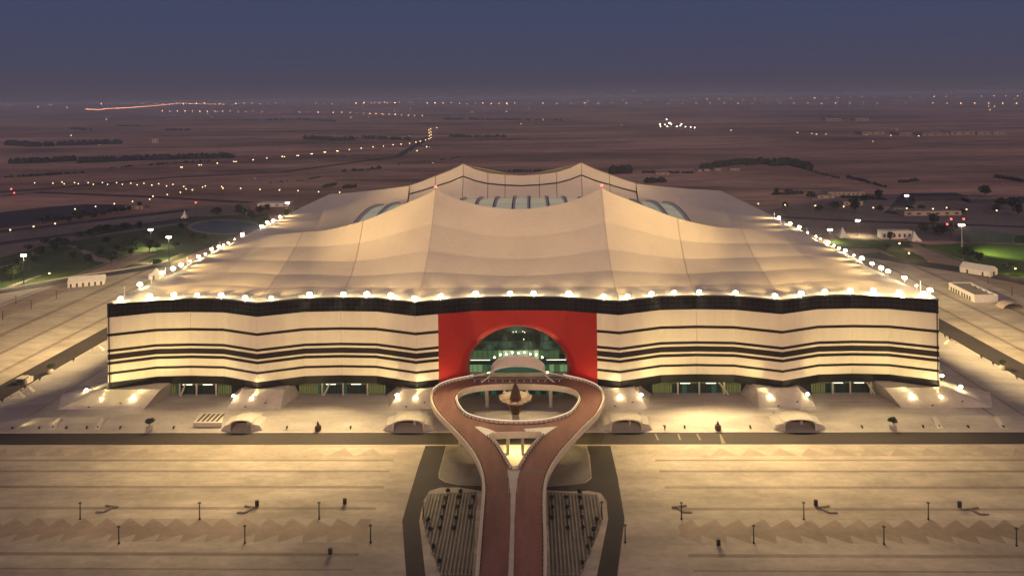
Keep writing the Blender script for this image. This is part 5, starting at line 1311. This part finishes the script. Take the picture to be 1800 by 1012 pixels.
street([(905 + 24.5 * k, 181.7 + rnd.uniform(-.4, .4)) for k in range(37)], 'faint lamp in the lower row on the right horizon', 'faint lamps in the lower right horizon row', .62, False, lensm3)
street([(970 + 21 * k, 177.5 - .011 * 21 * k + rnd.uniform(-.6, .6)) for k in range(40)], 'faint lamp in the upper row on the right horizon', 'faint lamps in the upper right horizon row', .62, False, lensm3)
wm = MB().lathe([(.3, 11.2), (1.0, 11.6), (1.0, 12.4), (.3, 12.8)], 6).mesh('lens', M['lenswhite'])
street([(1160, 218.5), (1161, 222.5), (1169, 219), (1173, 222.5), (1176, 217), (1178.5, 216), (1180, 218.5), (1190, 222.5), (1196, 221), (1198, 218), (1205, 223), (1214, 223.5), (1221, 224.5), (1172, 210)], 'white lamp in the far lit compound', 'bright lamps of the far lit compound', 1.0, False, wm, True)
street([(1737.5, 187), (1748, 187), (1740, 193), (1093, 220), (955, 210.5), (916, 218), (617, 206), (187, 210), (830, 197), (890, 196), (1435, 236), (1452, 236), (1427, 235), (1523, 237), (1566, 238), (1402, 233), (1285, 229), (1534, 248.5), (1615, 239), (175, 255), (125, 238)],
       'isolated lamp on the dark far plain', 'isolated far lamps on the plain', .7, False, num=True)
rm = MB().lathe([(.3, 11.2), (1.0, 11.6), (1.0, 12.4), (.3, 12.8)], 6).mesh('lens', M['lensred'])
for px, py, lab in ((20, 332, 'upper of two red lamps at the left edge'), (25, 339, 'lower of two red lamps at the left edge'), (344, 356, 'single red lamp on the left highway'), (1672, 385, 'left red lamp above the court fence'), (1694, 385, 'right red lamp above the court fence'), (1665, 394, 'lower red lamp above the court fence')):
    p = UT(px, py, 12.0); t = thing('red_lamp', lab, 'lamp', (p.x, p.y, p.z - 12)); place('pole', polem, t); place('lens', rm, t)
# trail of far cars on the horizon road
cm = MB().box(-6, 6, -3, 3, 0, 5).mesh('car', M['headlight'])
pts = [(153, 192), (163, 192.5), (175, 193), (188, 191), (205, 190.5), (212, 190), (222, 189.5), (233, 189), (242, 188), (252, 187.5), (262, 186.8), (272, 186), (282, 185), (291, 184.2), (300, 183), (310, 181.8), (320, 181.5), (331, 181.8), (345, 182.5), (360, 183), (375, 183.3), (392, 183.5)]
pts2 = []
for k in range(55):
    f = k / 54 * (len(pts) - 1); i = min(len(pts) - 2, int(f)); f -= i
    pts2.append((pts[i][0] + (pts[i + 1][0] - pts[i][0]) * f, pts[i][1] + (pts[i + 1][1] - pts[i][1]) * f))
for i, (px, py) in enumerate(pts2):
    p = UT(px, py, 3); o = place('car', cm, None, (p.x, p.y, p.z - 3)); o.scale = (2.6, 1.0, 1.0); tag(o, 'glowing car in the far traffic queue on the left horizon, %s from left' % ORD[i], 'car', 'cars queueing on the left horizon road')

# ---- tall floodlight masts
def mast(px, py, pyb, label, e, aim=None, r=1.5, white=False):
    b = U(px, pyb, -.1); d = ray(px, py); k = math.hypot(b.x - CX, b.y - CY) / math.hypot(d.x, d.y); h = (CAM + d * k).z
    t = thing('floodlight_mast', label, 'floodlight', b)
    MB().tube((0, 0, 0), (0, 0, h - .6), .34, .18, 8).build('pole', M['steel'] if white else M['mullion'], t)
    MB().lathe([(.4, h - .7), (r * .8, h - .5), (r * .8, h - .35)], 8).build('crown_ring', M['post'], t)
    for q in range(6): a = math.pi / 3 * q; MB().lathe([(.25, -.3), (.62, 0), (.62, .55), (.25, .8)], 6).build('lens', M['lens'], t, (r * math.cos(a), r * .6 * math.sin(a), h))
    if e: lamp('mast_light', 'SPOT', t, (0, 0, h - 1.6), e, (1, .85, .5), aim or (0, 0, -1), 150 if not aim else 88, .8, .8)
mast(42, 449, 499, 'tall floodlight mast in the left park nearest the photo edge', 16000)
mast(265, 404, 437, 'tall floodlight mast in the left park farther back', 14000)
mast(297, 417, 458, 'tall floodlight mast in the left park beside the roof edge', 18000)
mast(506, 357, 381, 'tall floodlight mast behind the left roof edge', 5000)
mast(1459, 404, 425, 'tall floodlight mast just beyond the right roof edge', 9000)
mast(1508, 388, 415, 'tall floodlight mast beyond the right pyramid tent', 9000)
mast(1691, 396, 446, 'very tall white floodlight mast at the sports field', 60000, (95, 0, -36), 1.9, True)
mast(1594, 344, 368, 'bright floodlight mast in the right distance', 5000)
for px, py, pyb, lab in ((87, 479, 492, 'small lit lamp post on the park lawn at left'), (1785, 468, 484, 'small lit lamp post on the sports field edge'), (1581, 426, 438, 'small lit lamp post before the long white building'), (1598, 446, 456, 'small lit lamp post in the right lawn')):
    b = U(px, pyb, -.1); t = thing('lamp_post', lab, 'lamp post', b); MB().tube((0, 0, 0), (0, 0, 4.6), .12, .08, 6).build('pole', M['post'], t); MB().lathe([(.2, 4.6), (.6, 4.8), (.6, 5.3), (.2, 5.5)], 6).build('lens', M['lensfar'], t)
    lamp('post_light', 'POINT', t, (0, 0, 6.1), 900, WARM, size=.2)

# ================================================================== AIR
hz = bpy.data.materials.new('haze_air'); hz.use_nodes = True; nt = hz.node_tree; nt.nodes.clear()
out = nt.nodes.new('ShaderNodeOutputMaterial'); pv = nt.nodes.new('ShaderNodeVolumePrincipled')
pv.inputs['Color'].default_value = (0.62, 0.74, 1.0, 1); pv.inputs['Density'].default_value = 1.3e-4; pv.inputs['Anisotropy'].default_value = 0.0
nt.links.new(pv.outputs[0], out.inputs['Volume'])
hb = MB().box(-17000, 17000, -17200, 16900, -1.6, 142).build('haze', hz); stuff(hb, 'thin dusk haze over the plain')
